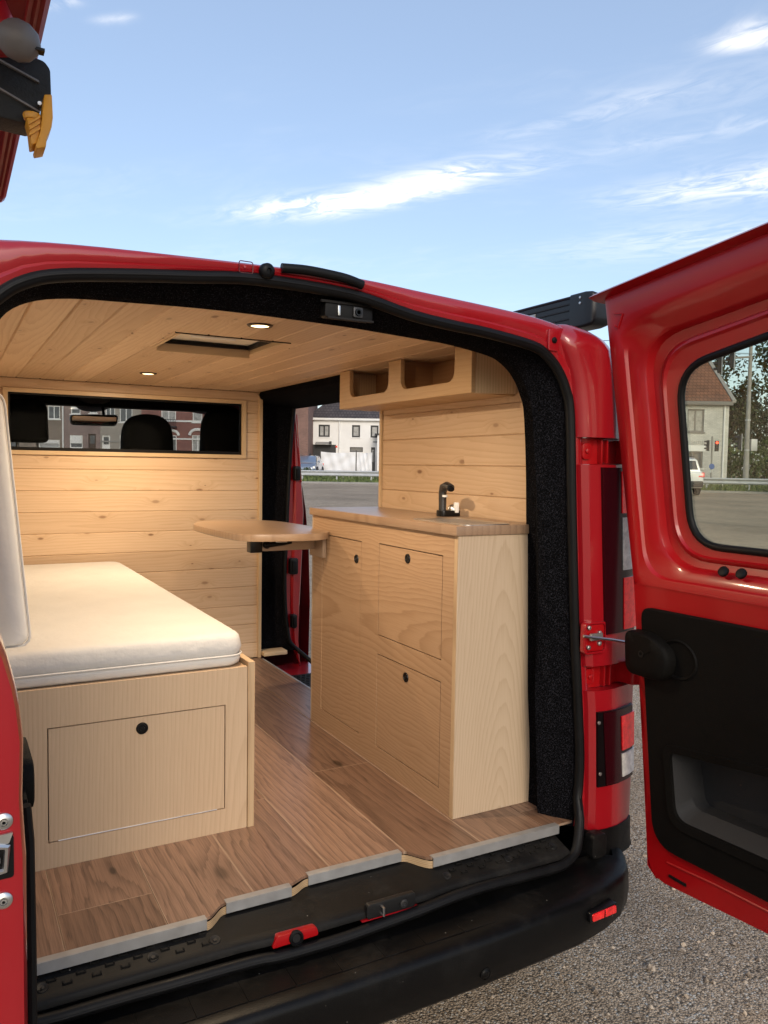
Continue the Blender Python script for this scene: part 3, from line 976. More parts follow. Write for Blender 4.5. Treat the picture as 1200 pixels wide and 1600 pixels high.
def right_door():
    YF = -.76
    d = M()
    P = lambda y, z, o=0.0: (dx(z) + o, y, z)
    def ring(li, ti, bi, ri, r, o):
        zt0, zt1 = 2.004 - ti, 2.088 - ti
        zb = 1.235 + bi
        yl = lambda z: hy(z) - li
        yr = YF + ri
        c = [(yl(zb), zb), (yl(zt0), zt0), (yr, zt1), (yr, zb)]
        return [P(y, z, o) for y, z in rquad(c, r, 7)]
    L = [(0, 0, 0, 0, .012, .0), (.004, .004, 0, .004, .014, -.002), (.020, .030, .004, .02, .03, -.002), (.028, .060, .012, .03, .05, .000), (.036, .085, .022, .04, .075, .004), (.040, .094, .026, .044, .082, .012),
         (.074, .118, .048, .07, .10, .020), (.080, .124, .054, .075, .105, .026), (.085, .129, .060, .08, .105, .046), (.100, .150, .076, .09, .105, .052), (.106, .155, .081, .095, .105, .045), (.112, .162, .087, .10, .10, .043), (.116, .168, .091, .105, .098, .050), (.150, .206, .116, .12, .09, .056)]
    rings = [ring(*a) for a in L]
    d.loft(rings, cu=True)
    # lower half: inner skin down to the rounded bottom edge
    zs = [1.235, 1.1, 1.0, .9, .8, .7, .6, .54, .50, .47, .45, .44, .436]
    zt = [0, 0, 0, 0, 0, 0, 0, 0, .0, .006, .018, .032, .06]
    rows = []
    for z, k in zip(zs, zt):
        y0 = hy(z) - k
        rise = lambda y: max(0.0, (.47 - z)) * 0 + (.030 * min(1, max(0, (y0 - y) / .35)) if z < .5 else 0)
        rows.append([P(y, z + rise(y), .0) for y in (y0, y0 - .012, y0 - .05, y0 - .085, -.35, -.50, -.65, YF)])
    for ra, rb in zip(rows, rows[1:]):
        if rb[0][2] >= .599 and ra[0][2] <= .901:      # opening behind the pocket of the trim panel
            d.loft([ra[:4], rb[:4]]).loft([ra[6:], rb[6:]])
        else:
            d.loft([ra, rb])
    # edge and outer skin
    o = .095
    hz = [.436, .46, .55, .7, .9, 1.1, 1.235, 1.5, 1.77, 2.004]
    d.loft([[P(hy(z) - (.03 if z < .45 else 0), z, q) for q in (0, .02, .05, o)] for z in hz])
    d.loft([[P(y, 2.004 + (.084) * (hy(2.0) - y) / (hy(2.0) - YF), q) for q in (0, .03, o)] for y in (hy(2.004), -.2, -.4, -.6, YF)])
    d.loft([[P(y, .436 + (.03 * min(1, max(0, (-.13 - y) / .35))), q) for q in (0, .03, o)] for y in (-.16, -.25, -.35, -.5, YF)])
    d.loft([[P(YF, z, q) for q in (0, o)] for z in (.466, 1.235, 2.088)])
    d.loft([[P(y, z, o) for y in (hy(z), -.3, -.5, YF)] for z in (.45, .7, 1.0, 1.235)])
    oc = [(hy(1.235), 1.235), (hy(2.0), 2.004), (YF, 2.088), (YF, 1.235)]
    d.loft([[P(y, z, o) for y, z in rquad(oc, .012, 7)], [P(y, z, o) for y, z in rquad([(q[1], q[2]) for q in (rings[7][3], rings[7][11], rings[7][19], rings[7][27])], .05, 7)]], cu=True)
    door = d.obj('rear_door', PAINT_IN, van, smooth=32)
    # top visor that overhangs the door
    M().loft([[P(y, 2.006 + .084 * (-.0 - y) / .75 + dz, q) for q, dz in ((-.030, .002), (-.012, .012), (.05, .02), (.11, .0), (.10, -.012), (-.010, -.006))] for y in (.025, .0, -.2, -.4, -.6, YF)], cu=True, cap0=True, cap1=True).obj('door_visor', PAINT_IN, door, smooth=50)
    # window seal and pane
    inner = rings[-1]
    cen = Vector((0, 0, 0))
    for p in inner:
        cen += Vector(p)
    cen /= len(inner)
    M().tube([Vector(p) for p in inner], .0095, 8, closed=True).obj('window_seal', RUBBER, door, smooth=70)
    gl = [Vector(p) + (cen - Vector(p)) * .004 + Vector((.004, 0, 0)) for p in inner]
    g = M()
    g.add(gl, [tuple(range(len(gl)))])
    g.obj('window_pane', WGLASS, door, smooth=0)
    # raised bead lines on the skin and the triangle by the corner
    M().tube([P(*q, -.002) for q in ((-.042, 1.955), (-.072, 1.950), (-.054, 1.915), (-.045, 1.922))], .0022, 6).obj('corner_bead', PAINT_IN, door)
    for y, z in ((-.367, 1.300), (-.416, 1.301)):
        M().lathe(P(y, z, .014), (-1, 0, .6), [(.013, -.004), (.013, .003), (.009, .005), (.001, .005)], 16).obj('blanking_plug', RUBBER, door)
    # black trim panel with its pocket
    out = rquad([(-.160, .535), (-.128, 1.178), (YF + .03, 1.186), (YF + .03, .552)], (.075, .035, .03, .05), 7)
    pk = rquad([(-.238, .636), (-.224, .812), (YF + .12, .864), (YF + .12, .652)], (.04, .02, .03, .04), 7)
    lip = rquad([(-.218, .612), (-.202, .83), (YF + .10, .888), (YF + .10, .628)], (.055, .03, .03, .05), 7)
    pkb = rquad([(-.262, .668), (-.246, .80), (YF + .14, .852), (YF + .14, .684)], (.03, .02, .03, .03), 7)
    t = M()
    t.loft([[P(y, z, .004) for y, z in out], [P(y, z, -.010) for y, z in out], [P(y + (-.445 - y) * .012, z + (.86 - z) * .012, -.014) for y, z in out], [P(y, z, -.014) for y, z in lip]], cu=True)
    tp = t.obj('trim_panel', TRIM, door, smooth=35)
    M().loft([[P(y, z, -.014) for y, z in lip], [P(y * .985 + -.445 * .015, z * .985 + .74 * .015, -.020) for y, z in lip], [P(y, z, -.018) for y, z in pk], [P(y, z, -.006) for y, z in pk]], cu=True).obj('pocket_rim', TRIM, door, smooth=35)
    M().loft([[P(y, z, -.007) for y, z in pk], [P(y, z, .03) for y, z in pkb], [P(y, z, .075) for y, z in pkb]], cu=True, cap1=True).obj('pocket', POCKET, door, smooth=35)
    # moulded cover over the latch and the round bowl beside it
    hc = rquad([(-.102, .998), (-.102, 1.116), (-.200, 1.116), (-.252, 1.075), (-.238, .998)], (.03, .025, .04, .03, .045), 6)
    sc = lambda k, o: [P(-.165 + (y + .165) * k, 1.055 + (z - 1.055) * k, o) for y, z in hc]
    h = M().loft([sc(1.0, -.010), sc(1.0, -.034), sc(.97, -.044), sc(.90, -.049), sc(.5, -.051)], cu=True, cap1=True).obj('latch_cover', TRIM, door, smooth=45)
    M().lathe(P(-.166, 1.062, -.0505), (-1, 0, 0), [(.009, 0), (.009, .002), (.005, .002), (.004, -.003)], 14).obj('cover_screw', BLACKGLOSS, door)
    bw = [[P(-.255 + r * 1.15 * math.cos(a), 1.062 + r * math.sin(a), o) for a in [2 * math.pi * i / 28 for i in range(28)]] for r, o in ((.052, -.0145), (.049, -.019), (.044, -.0165), (.037, .012), (.02, .02))]
    M().loft(bw, cu=True, cap1=True).obj('bowl', TRIM, door, smooth=45)
    # drain slot and hem line near the bottom
    M().tube([P(y, z, -.001) for y, z in ((-.20, .500), (-.35, .512), (-.5, .518), (YF + .02, .522))], .003, 6).obj('hem_bead', PAINT_IN, door)
    M().box(dx(.47) - .003, dx(.47) + .003, -.262, -.205, .462, .470).obj('drain_slot', RUBBER, door, bevel=.002)


right_door()


def left_door():
    """left rear door, open at a right angle and seen on its free edge"""
    YF, YH = -.76, -.06
    prof = [(.42, -.652), (.55, -.651), (.95, -.651), (1.129, -.651), (1.165, -.653), (1.19, -.654), (1.25, -.6525), (1.284, -.656), (1.307, -.660), (1.338, -.668), (1.368, -.680), (1.40, -.697), (1.43, -.712), (1.47, -.72), (1.95, -.755)]
    rows = []
    for z, xi in prof:
        xo = -.765 - max(0, z - 1.3) * .12
        rows.append([(xo, YH, z), (xo, YF + .02, z), (xo + .012, YF + .003, z), (xo + .03, YF, z), (xi - .012, YF, z), (xi - .004, YF + .003, z), (xi, YF + .012, z), (xi + .002, YF + .05, z), (xi, YH, z)])
    m = M().loft(rows[:13], cap0=True, cap1=True)
    # window frame members above the belt
    m.box(-.835, -.765, YF, YF + .12, 1.46, 1.93).box(-.835, -.765, YH - .12, YH, 1.46, 1.93).box(-.845, -.775, YF, YH, 1.86, 1.945)
    d = m.obj('rear_door', PAINT, van, smooth=45)
    M().box(-.806, -.800, YF + .11, YH - .11, 1.45, 1.87).obj('window_pane', WGLASS, d)
    M().tube([(-.6475, YF + .055, 1.162), (-.644, YF + .06, 1.12), (-.643, YF + .06, 1.0), (-.643, YF + .06, .8), (-.6435, YF + .06, .45)], .0055, 8).obj('edge_seal', RUBBER, d)
    M().box(-.653, -.6445, YF + .065, YH - .02, .50, 1.165).obj('trim_panel', TRIM, d, bevel=.003)
    M().prism(rr(YF + .10, YF + .22, 1.132, 1.192, .022), 'x', -.660, -.634).obj('latch_cover', TRIM, d, bevel=.006)
    lt = M().prism(rr(-.700, -.6635, 1.112, 1.157, .003, 2), 'y', YF - .0015, YF + .03).obj('latch', BLACKGLOSS, d)
    M().tube([(-.690, YF - .004, 1.120), (-.672, YF - .004, 1.122), (-.6695, YF - .004, 1.146), (-.690, YF - .004, 1.151)], .0035, 6).obj('latch_claw', STEEL, lt)
    M().lathe((-.684, YF - .003, 1.134), (0, -1, 0), [(.008, 0), (.008, .004), (.004, .006)], 12).obj('latch_pin', STEEL_D, lt)
    M().prism(rquad([(-.700, 1.149), (-.668, 1.149), (-.6640, 1.160), (-.700, 1.158)], .001, 1), 'y', YF - .004, YF - .001).obj('latch_tongue', STEEL, lt)
    for z, x in ((1.172, -.6725), (1.0895, -.6735)):
        b = M().lathe((x, YF - .0005, z), (0, -1, 0), [(.0086, 0), (.0086, .0018), (.0070, .0032), (.0042, .0038), (.0038, .002), (.001, .002)], 22).obj('bolt', STEEL, d, smooth=40)
        M().lathe((x, YF - .0045, z), (0, -1, 0), [(.0032, 0), (.0032, .0010), (.0018, .0011), (.0014, 0)], 6).obj('bolt_socket', STEEL, b)


left_door()


def side_door_opening():
    # felt header over the opening and the felt-lined pillar in front of it
    M().prism([(.655, 1.905), (.93, 1.905), (.93, 1.84), (.86, 1.829), (.70, 1.850), (.655, 1.868)], 'y', 1.178, 2.30).obj('header_lining', FELT, van, bevel=.012)
    zs = [1.87, 1.824, 1.75, 1.627, 1.45, 1.297, 1.13, .966, .85, .75, .69, .629, .60, .571]
    xe = [.850, .845, .838, .829, .820, .814, .808, .803, .805, .812, .820, .831, .850, .880]
    rows = []
    for z, x in zip(zs, xe):
        x0 = .672
        b = .045 + .02 * math.sin(z * 9)
        rows.append([(x0, 2.182, z), (x0 + .004, 2.215 + b * .4, z), (x0 + (x - x0) * .3, 2.22 + b, z), (x0 + (x - x0) * .55, 2.225 + b * .9, z), (x0 + (x - x0) * .8, 2.215 + b * .3, z), (x, 2.20, z), (x + .004, 2.21, z)])
    M().loft(rows).obj('pillar_lining', FELT, van, smooth=60)
    pth = [(x + .006, 2.198, z) for z, x in zip(zs, xe)] + [(.915, 2.12, .535), (.95, 2.06, .50), (.975, 1.95, .485), (.98, 1.7, .48), (.98, 1.3, .48)]
    M().tube(spline(pth, 4), .011, 8).obj('side_door_seal', RUBBER, van, smooth=60)
    zr = [1.88, 1.83, 1.70, 1.56, 1.43, 1.296, 1.13, .96, .80, .62, .49, .40]
    xr = [.855, .862, .876, .894, .908, .918, .914, .907, .900, .896, .905, .91]
    rows = []
    for z, x in zip(zr, xr):
        a = float(np.interp(z, zs[::-1], xe[::-1])) + .010
        if z < .57:
            a = .90
        a = min(a, x - .006)
        rows.append([(a, 2.206, z), (a + (x - a) * .35, 2.214, z), (a + (x - a) * .5, 2.203, z), (a + (x - a) * .9, 2.206, z), (x, 2.215, z), (x + .006, 2.25, z), (x + .008, 2.33, z)])
    jm = M().loft(rows).obj('door_jamb', PAINT, van, smooth=40)
    M().tube([(.868, 2.199, 1.80), (.884, 2.199, 1.60), (.897, 2.199, 1.45)], .0035, 6).obj('jamb_bead', PAINT, jm)
    for (x, z, w, h) in ((.868, 1.497, .034, .075), (.853, 1.016, .045, .085), (.858, .728, .030, .072)):
        k = M().prism(rr(x - w / 2, x + w / 2, z - h / 2, z + h / 2, .010), 'y', 2.176, 2.21).obj('jamb_latch', BLACKGLOSS, jm, bevel=.005)
        M().prism(rr(x - w / 4, x + w / 4, z - h / 3, z + h / 3, .006), 'y', 2.170, 2.178).obj('latch_mouth', RUBBER, k, bevel=.002)
    M().box(.674, .80, 2.13, 2.21, .572, .592).obj('pillar_ledge', PINE_T, van, bevel=.002)
    M().box(.672, .98, 1.06, 2.26, .470, .482).obj('step_floor', PAINT, van)
    st = M().box(.70, .97, 1.25, 2.03, .4825, .489).obj('side_step', PLASTIC_D, van, bevel=.003)
    tm = M()
    for i in range(10):
        for j in range(26):
            x, y = .715 + i * .026 + (.013 if j % 2 else 0), 1.27 + j * .029
            tm.box(x - .008, x + .008, y - .002, y + .002, .4885, .4915)
    tag(tm.obj('step_tread', PLASTIC_D, st), kind='stuff')
    # bent roller arm of the sliding door, and that door itself, slid back along the outside
    M().tube(spline([(.89, 1.42, .66), (.875, 1.42, .62), (.872, 1.43, .57), (.885, 1.44, .53)], 4), .010, 8).obj('roller_arm', RUBBER, van)
    sd_ = M()
    prof = [(.42, 1.03), (.6, 1.045), (.9, 1.05), (1.2, 1.035), (1.5, .985), (1.8, .925), (1.88, .90)]
    sd_.loft([[(x, y, z) for y in (.20, .25, 1.10, 1.16)] for z, x in prof]).loft([[(x - .05, y, z) for y in (.20, .25, 1.10, 1.16)] for z, x in prof])
    sd_.loft([[(x, .20, z), (x - .05, .20, z)] for z, x in prof]).loft([[(x, 1.16, z), (x - .05, 1.16, z)] for z, x in prof])
    sdo = sd_.obj('sliding_door', PAINT, van, smooth=50)
    M().prism(rr(1.10, 1.20, 1.16, 1.21, .012), 'x', .93, .99).obj('sliding_door_handle', BLACKGLOSS, sdo, bevel=.005)


side_door_opening()


def wheels():
    for x in (-.78, .88):
        for y in (.85, 3.95):
            t = M().lathe((x - .11, y, .31), (1, 0, 0), [(.18, .0), (.27, .0), (.31, .03), (.315, .06), (.315, .16), (.31, .19), (.27, .22), (.18, .22)], 32, cap=False).obj('wheel', TYRE, van, smooth=40)
            M().lathe((x - .10, y, .31), (1, 0, 0), [(.01, .02), (.06, .03), (.17, .06), (.19, .01), (.19, .19), (.17, .14), (.06, .17), (.01, .18)], 28).obj('rim', GALV, t, smooth=40)


wheels()

# ------------------------------------------------------------------ timber lining of the van
def lay(parent, name, mt, L, w, t, loc, rot, ch=.003):
    return obj(name, board(L, w, t, mt, ch), parent, loc, rot)


def lining():
    random.seed(21)
    # floor: oak planks along the van, with staggered butt joints
    fl = M().box(-.735, .665, .10, 2.17, .530, F - .0068).obj('floor', DARK, van)
    X0 = [-.727 + .204 * k for k in range(8)]
    joints = {0: [1.05], 1: [.155, 1.40], 2: [.98], 3: [.53, 1.72], 4: [1.18], 5: [.65, 1.86], 6: [1.02], 7: [.72]}
    wd = .204 - .0004
    for k, x in enumerate(X0):
        xc = x + .102
        if k == 0:
            pieces = [(.004, 2.17)]
        y0 = .007
        if k < 2:
            y0 = .002
        x_l, x_r = x, x + .204
        ys = [y0] + joints[k] + [2.17]
        if k in (2, 3, 4, 5):
            ys = ys[1:]
        wdt, xcc = wd, xc
        if k == 6:
            ys = [y0, 1.02, 1.12]
        if k == 7:
            wdt, xcc = .10, .703 + .05
            ys = [y0, .115, .72, 1.12]
        for a, b in zip(ys, ys[1:]):
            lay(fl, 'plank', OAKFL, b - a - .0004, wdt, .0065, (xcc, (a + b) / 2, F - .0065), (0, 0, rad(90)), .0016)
    # the plank by the side door runs on in front of the step, trimmed to the floor edge
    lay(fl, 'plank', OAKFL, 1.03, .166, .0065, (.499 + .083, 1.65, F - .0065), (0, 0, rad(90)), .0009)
    # plank ends where the edge steps back over the latch
    def cut(k, y1, poly):
        xa, xb = X0[k] + .0002, X0[k + 1] - .0002
        xc, yc = (xa + xb) / 2, y1 / 2
        pts = [(xa if p == 'a' else xb if p == 'b' else p, q) for p, q in poly] + [(xb, y1), (xa, y1)]
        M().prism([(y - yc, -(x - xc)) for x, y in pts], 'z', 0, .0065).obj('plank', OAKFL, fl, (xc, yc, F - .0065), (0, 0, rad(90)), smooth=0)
    cut(2, .98, [('a', .002), (-.241, .002), (-.228, .006), (-.199, .036), (-.185, .043), ('b', .045)])
    cut(3, .53, [('a', .045), (-.029, .049), (-.018, .052), (.012, .067), (.025, .070), ('b', .070)])
    cut(4, 1.18, [('a', .070), (.281, .070), ('b', .064)])
    cut(5, .65, [('a', .064), (.325, .014), (.337, .007), ('b', .007)])
    # aluminium edge along the rear, in three lengths with two cut corners between
    for (xa, ya), (xb, yb) in (((-.715, -.004), (-.241, -.004)), ((-.185, .037), (-.029, .040)), ((.025, .064), (.281, .064)), ((.337, .001), (.745, .001))):
        v = M()
        v.box(xa, xb, ya - .003, ya, F - .022, F + .0015).box(xa, xb, ya, ya + .016, F + .0002, F + .0018)
        v.obj('edge_trim', ALU, fl)
    for xa, xb, ya, yb in ((-.241, -.185, -.004, .037), (-.029, .025, .040, .064), (.337, .281, .001, .064)):
        pts = [(xa + (xb - xa) * t, ya + (yb - ya) * (3 * t * t - 2 * t ** 3)) for t in [i / 8 for i in range(9)]]
        rows = [[(x, y + .001, F - .026) for x, y in pts], [(x, y + .001, F - .0068) for x, y in pts]]
        M().loft(rows).obj('ply_edge', PLYCUT, fl, smooth=60)
    M().box(.664, .674, 1.14, 2.14, F - .03, F + .002).obj('edge_trim', ALU, fl)
    # ceiling boards with a hatch cut out
    ce = M().box(-.74, -.155, .09, 2.19, C + .013, C + .02).box(.175, .86, .09, 2.19, C + .013, C + .02).box(-.155, .175, .09, .588, C + .013, C + .02).box(-.155, .175, .91, 2.19, C + .013, C + .02).box(.86, .87, .09, 2.19, C, C + .02).obj('ceiling', DARK, van)
    pw = .0955
    hx0, hx1, hy0, hy1 = -.150, .170, .592, .905
    x = -.735
    while x < .84:
        xc = x + pw / 2
        segs = [(.085, 2.178)]
        if x + pw > hx0 and x < hx1:
            segs = [(.085, hy0), (hy1, 2.178)]
        for a, b in segs:
            lay(ce, 'board', PINE_C, b - a, pw - .0006, .012, (xc, (a + b) / 2, C + .012), (rad(180), 0, rad(90)), .0035)
        x += pw
    # cut boards beside the hatch, filling from its edge to the next joint
    xl = -.735 + pw * math.floor((hx0 + .735) / pw)
    xr = -.735 + pw * math.ceil((hx1 + .735) / pw)
    for a, b in ((xl, hx0), (hx1, xr)):
        if b - a > .006:
            lay(ce, 'board', PINE_C, hy1 - hy0 - .001, b - a - .001, .012, ((a + b) / 2, (hy0 + hy1) / 2, C + .012), (rad(180), 0, rad(90)), .002)
    # bulkhead wall of pine boards with a long window
    pa = M().box(-.74, .660, 2.193, 2.203, F, 1.583).box(-.74, -.487, 2.193, 2.203, 1.583, 1.845).box(.573, .660, 2.193, 2.203, 1.583, 1.845).box(-.74, .660, 2.193, 2.203, 1.845, C).obj('partition_wall', DARK, van)
    w0, w1, wz0, wz1 = -.502, .588, 1.568, 1.855
    bw = .0965
    z = F - .02
    while z < C:
        z1 = min(z + bw, C)
        if C - z1 < .03:
            z1 = C
        zz = max(z, F)
        h = z1 - zz
        if h > .01:
            segs = [(-.735, .655)]
            if z1 > wz0 and zz < wz1:
                segs = [(-.735, w0), (w1, .655)]
            parts = [(zz, z1, segs)]
            if z1 > wz0 > zz:
                parts = [(zz, wz0, [(-.735, .655)]), (wz0, z1, segs)]
            elif z1 > wz1 > zz:
                parts = [(zz, wz1, segs), (wz1, z1, [(-.735, .655)])]
            for a, b, sg in parts:
                if b - a < .004:
                    continue
                for xa, xb in sg:
                    lay(pa, 'board', PINE, xb - xa, b - a - .0006, .012, ((xa + xb) / 2, 2.192, (a + b) / 2), (rad(90), 0, 0), min(.0028, (b - a) * .3))
        z = z1
    M().box(.655, .672, 2.165, 2.205, F, C - .001).obj('end_trim', PINE_T, pa, bevel=.002)
    # window: a mitred pine frame, black gasket, glass
    wf = M()
    a0, a1, b0, b1 = -.482, .568, 1.586, 1.837
    for i in range(4):
        o = [(a0 - .020, b0 - .018), (a1 + .020, b0 - .018), (a1 + .020, b1 + .018), (a0 - .020, b1 + .018)]
        n = [(a0, b0), (a1, b0), (a1, b1), (a0, b1)]
        p, q = o[i], o[(i + 1) % 4]
        r, s = n[(i + 1) % 4], n[i]
        wf.prism([p, q, r, s], 'y', 2.170, 2.20)
    fr = wf.obj('window_frame', PINE_T, pa, smooth=0, bevel=.0012, weld=False)
    gk = M()
    k = .009
    gk.box(a0, a1, 2.186, 2.2, b0, b0 + .015).box(a0, a1, 2.186, 2.2, b1 - .008, b1).box(a0, a0 + k, 2.186, 2.2, b0 + .015, b1 - .008).box(a1 - k, a1, 2.186, 2.2, b0 + .015, b1 - .008)
    gk.obj('window_gasket', RUBBER, pa)
    M().box(a0 + .004, a1 - .004, 2.192, 2.196, b0 + .01, b1 - .004).obj('window_pane', CGLASS, pa)
    # side walls of boards
    wr = M().box(.803, .812, .11, 1.125, F, C).obj('side_wall', DARK, van)
    z = F + .02
    while z < C:
        h = min(bw, C - z)
        if h > .02:
            lay(wr, 'board', PINE, 1.02, h - .0006, .012, (.802, .615, z + h / 2), (rad(90), 0, rad(-90)), .0028)
        z += bw
    M().box(.782, .812, 1.1265, 1.142, F, C).obj('end_trim', PINE_T, wr, bevel=.0015)
    wl = M().box(-.742, -.733, .12, 2.17, F, C).obj('side_wall', DARK, van)
    for i in range(14):
        lay(wl, 'board', PINE, 2.04, bw - .0006, .012, (-.732, 1.15, F + .05 + i * bw), (rad(90), 0, rad(90)), .0028)


lining()


# ------------------------------------------------------------------ kitchen cabinet
def latch_knob(parent, p, d):
    M().lathe(p, d, [(.0150, -.004), (.0150, .0015), (.0140, .0030), (.0108, .0032), (.0100, .0012), (.0060, .0012), (.0055, .0028), (.001, .0032)], 22).obj('latch_knob', BLACKGLOSS, parent, smooth=35)


def kitchen():
    x0, xr, y0, y1, zb, zt = .503, .7893, .163, 1.138, F, 1.352
    k = thing('kitchen_cabinet', 'pale ply kitchen cabinet with brown worktop and three latched fronts', 'cabinet', (.64, .65, F))
    t = .018
    gap = .0034
    doors = [(.741, 1.0525, .630, 1.283), (.240, .6125, .995, 1.288), (.2385, .6155, .6265, .928)]
    # front frame cut round the fronts: a grid of solid cells
    ys = sorted({y0 + t, y1} | {q + s for d in doors for q, s in ((d[0], -gap), (d[1], gap))})
    zs = sorted({zb, zt} | {q + s for d in doors for q, s in ((d[2], -gap), (d[3], gap))})
    m = M()
    solid = lambda a, b: not any(d[0] - gap - 1e-6 < a < d[1] + gap + 1e-6 and d[2] - gap - 1e-6 < b < d[3] + gap + 1e-6 for d in doors)
    cell = {(i, j): solid((ys[i] + ys[i + 1]) / 2, (zs[j] + zs[j + 1]) / 2) for i in range(len(ys) - 1) for j in range(len(zs) - 1)}
    for (i, j), s in cell.items():
        a, b, c, d = ys[i], ys[i + 1], zs[j], zs[j + 1]
        if s:
            m.add([(x0, a, c), (x0, b, c), (x0, b, d), (x0, a, d)], [(0, 3, 2, 1)])
            for di, dj, e in ((-1, 0, [(a, c), (a, d)]), (1, 0, [(b, c), (b, d)]), (0, -1, [(a, c), (b, c)]), (0, 1, [(a, d), (b, d)])):
                if not cell.get((i + di, j + dj), False):
                    (p, q), (r, s2) = e
                    m.add([(x0, p, q), (x0, r, s2), (x0 + t, r, s2), (x0 + t, p, q)], [(0, 1, 2, 3)])
    m.obj('front_frame', ASH_X, k, smooth=0)
    M().box(x0 + t, x0 + t + .004, y0 + t, y1 - .002, zb, zt - .001).obj('backing', DARK, k)
    for n, (a, b, c, d), kp in (('door', doors[0], (.775, 1.223)), ('drawer_front', doors[1], (.432, 1.261)), ('drawer_front', doors[2], (.431, .897))):
        o = M().box(x0 + .0006, x0 + t - .002, a, b, c, d).obj(n, ASH_X, k, smooth=0)
        latch_knob(o, (x0 + .0006, kp[0], kp[1]), (-1, 0, 0))
    M().box(x0 + .0015, xr, y0, y0 + t - .001, zb, zt).obj('end_panel', ASH_E, k, bevel=.0012, seg=1)
    M().box(x0 - .0002, x0 + .0013, y0 + .001, y0 + t - .001, zb, zt).obj('edge_band', PLYEDGE, k)
    M().box(x0 + .002, xr, y1 + .0005, y1 + t, zb, zt).obj('end_panel', ASH_E, k, bevel=.0012, seg=1)
    w = M().prism([(x0 - .010, y0 - .006), (.786, y0 - .006), (.786, y1 + .020), (x0 - .010, y1 + .020)], 'z', zt + .0006, 1.379).obj('worktop', WALNUT, k, bevel=.002)
    # inset sink, thin edge round a rectangular bowl, and its tap
    s = thing('kitchen_sink', 'shallow steel sink set into the brown kitchen worktop', 'sink', (.62, .34, 1.379))
    a0, a1, b0, b1 = .525, .690, .165, .455
    o = rr(a0, a1, b0, b1, .022, 5)
    i1 = rr(a0 + .014, a1 - .014, b0 + .014, b1 - .014, .016, 5)
    i2 = rr(a0 + .022, a1 - .022, b0 + .022, b1 - .022, .016, 5)
    rim = M().loft([[(x, y, 1.3792) for x, y in o], [(x, y, 1.3822) for x, y in o], [(x, y, 1.3828) for x, y in i1], [(x, y, 1.3800) for x, y in i2]], cu=True)
    rim.obj('sink_rim', STEEL, s, smooth=30)
    M().loft([[(x, y, 1.3800) for x, y in i2], [(x, y, 1.3796) for x, y in rr(a0 + .045, a1 - .045, b0 + .05, b1 - .05, .02, 5)]], cu=True, cap1=True).obj('sink_bowl', STEEL_D, s, smooth=40)
    f = thing('tap', 'black and chrome tap with white lever beside the sink', 'tap', (.706, .50, 1.383))
    bx, by, bz = .698, .545, 1.3795
    M().prism(rr(bx - .016, bx + .062, by - .022, by + .022, .015, 5), 'z', bz, bz + .020).obj('tap_base', BLACKGLOSS, f, bevel=.004)
    rows = []
    sp = M().tube([(bx, by, bz + .016), (bx, by, bz + .045), (bx, by + .001, bz + .078), (bx - .001, by - .006, bz + .094), (bx - .004, by - .030, bz + .100), (bx - .008, by - .06, bz + .094)], [.0125, .0125, .0130, .0140, .0140, .0125], 14)
    sp.obj('spout', DULLMET, f, smooth=60)
    M().cyl((bx - .0082, by - .0615, bz + .093), (bx - .010, by - .066, bz + .090), .0095, n=14).obj('spout_nozzle', BLACKGLOSS, f)
    M().tube([(bx - .001, by - .0145, bz + .064), (bx - .001, by - .0150, bz + .070)], .009, 12).obj('spout_mark', WHITEP, f)
    M().lathe((bx + .044, by, bz + .019), (0, 0, 1), [(.0205, 0), (.0205, .006), (.016, .015), (.007, .020), (.001, .021)], 18).obj('mixer_dome', STEEL, f, smooth=50)
    M().box(bx + .034, bx + .047, by - .028, by - .012, bz + .012, bz + .046).obj('lever', WHITEP, f, bevel=.003)


kitchen()


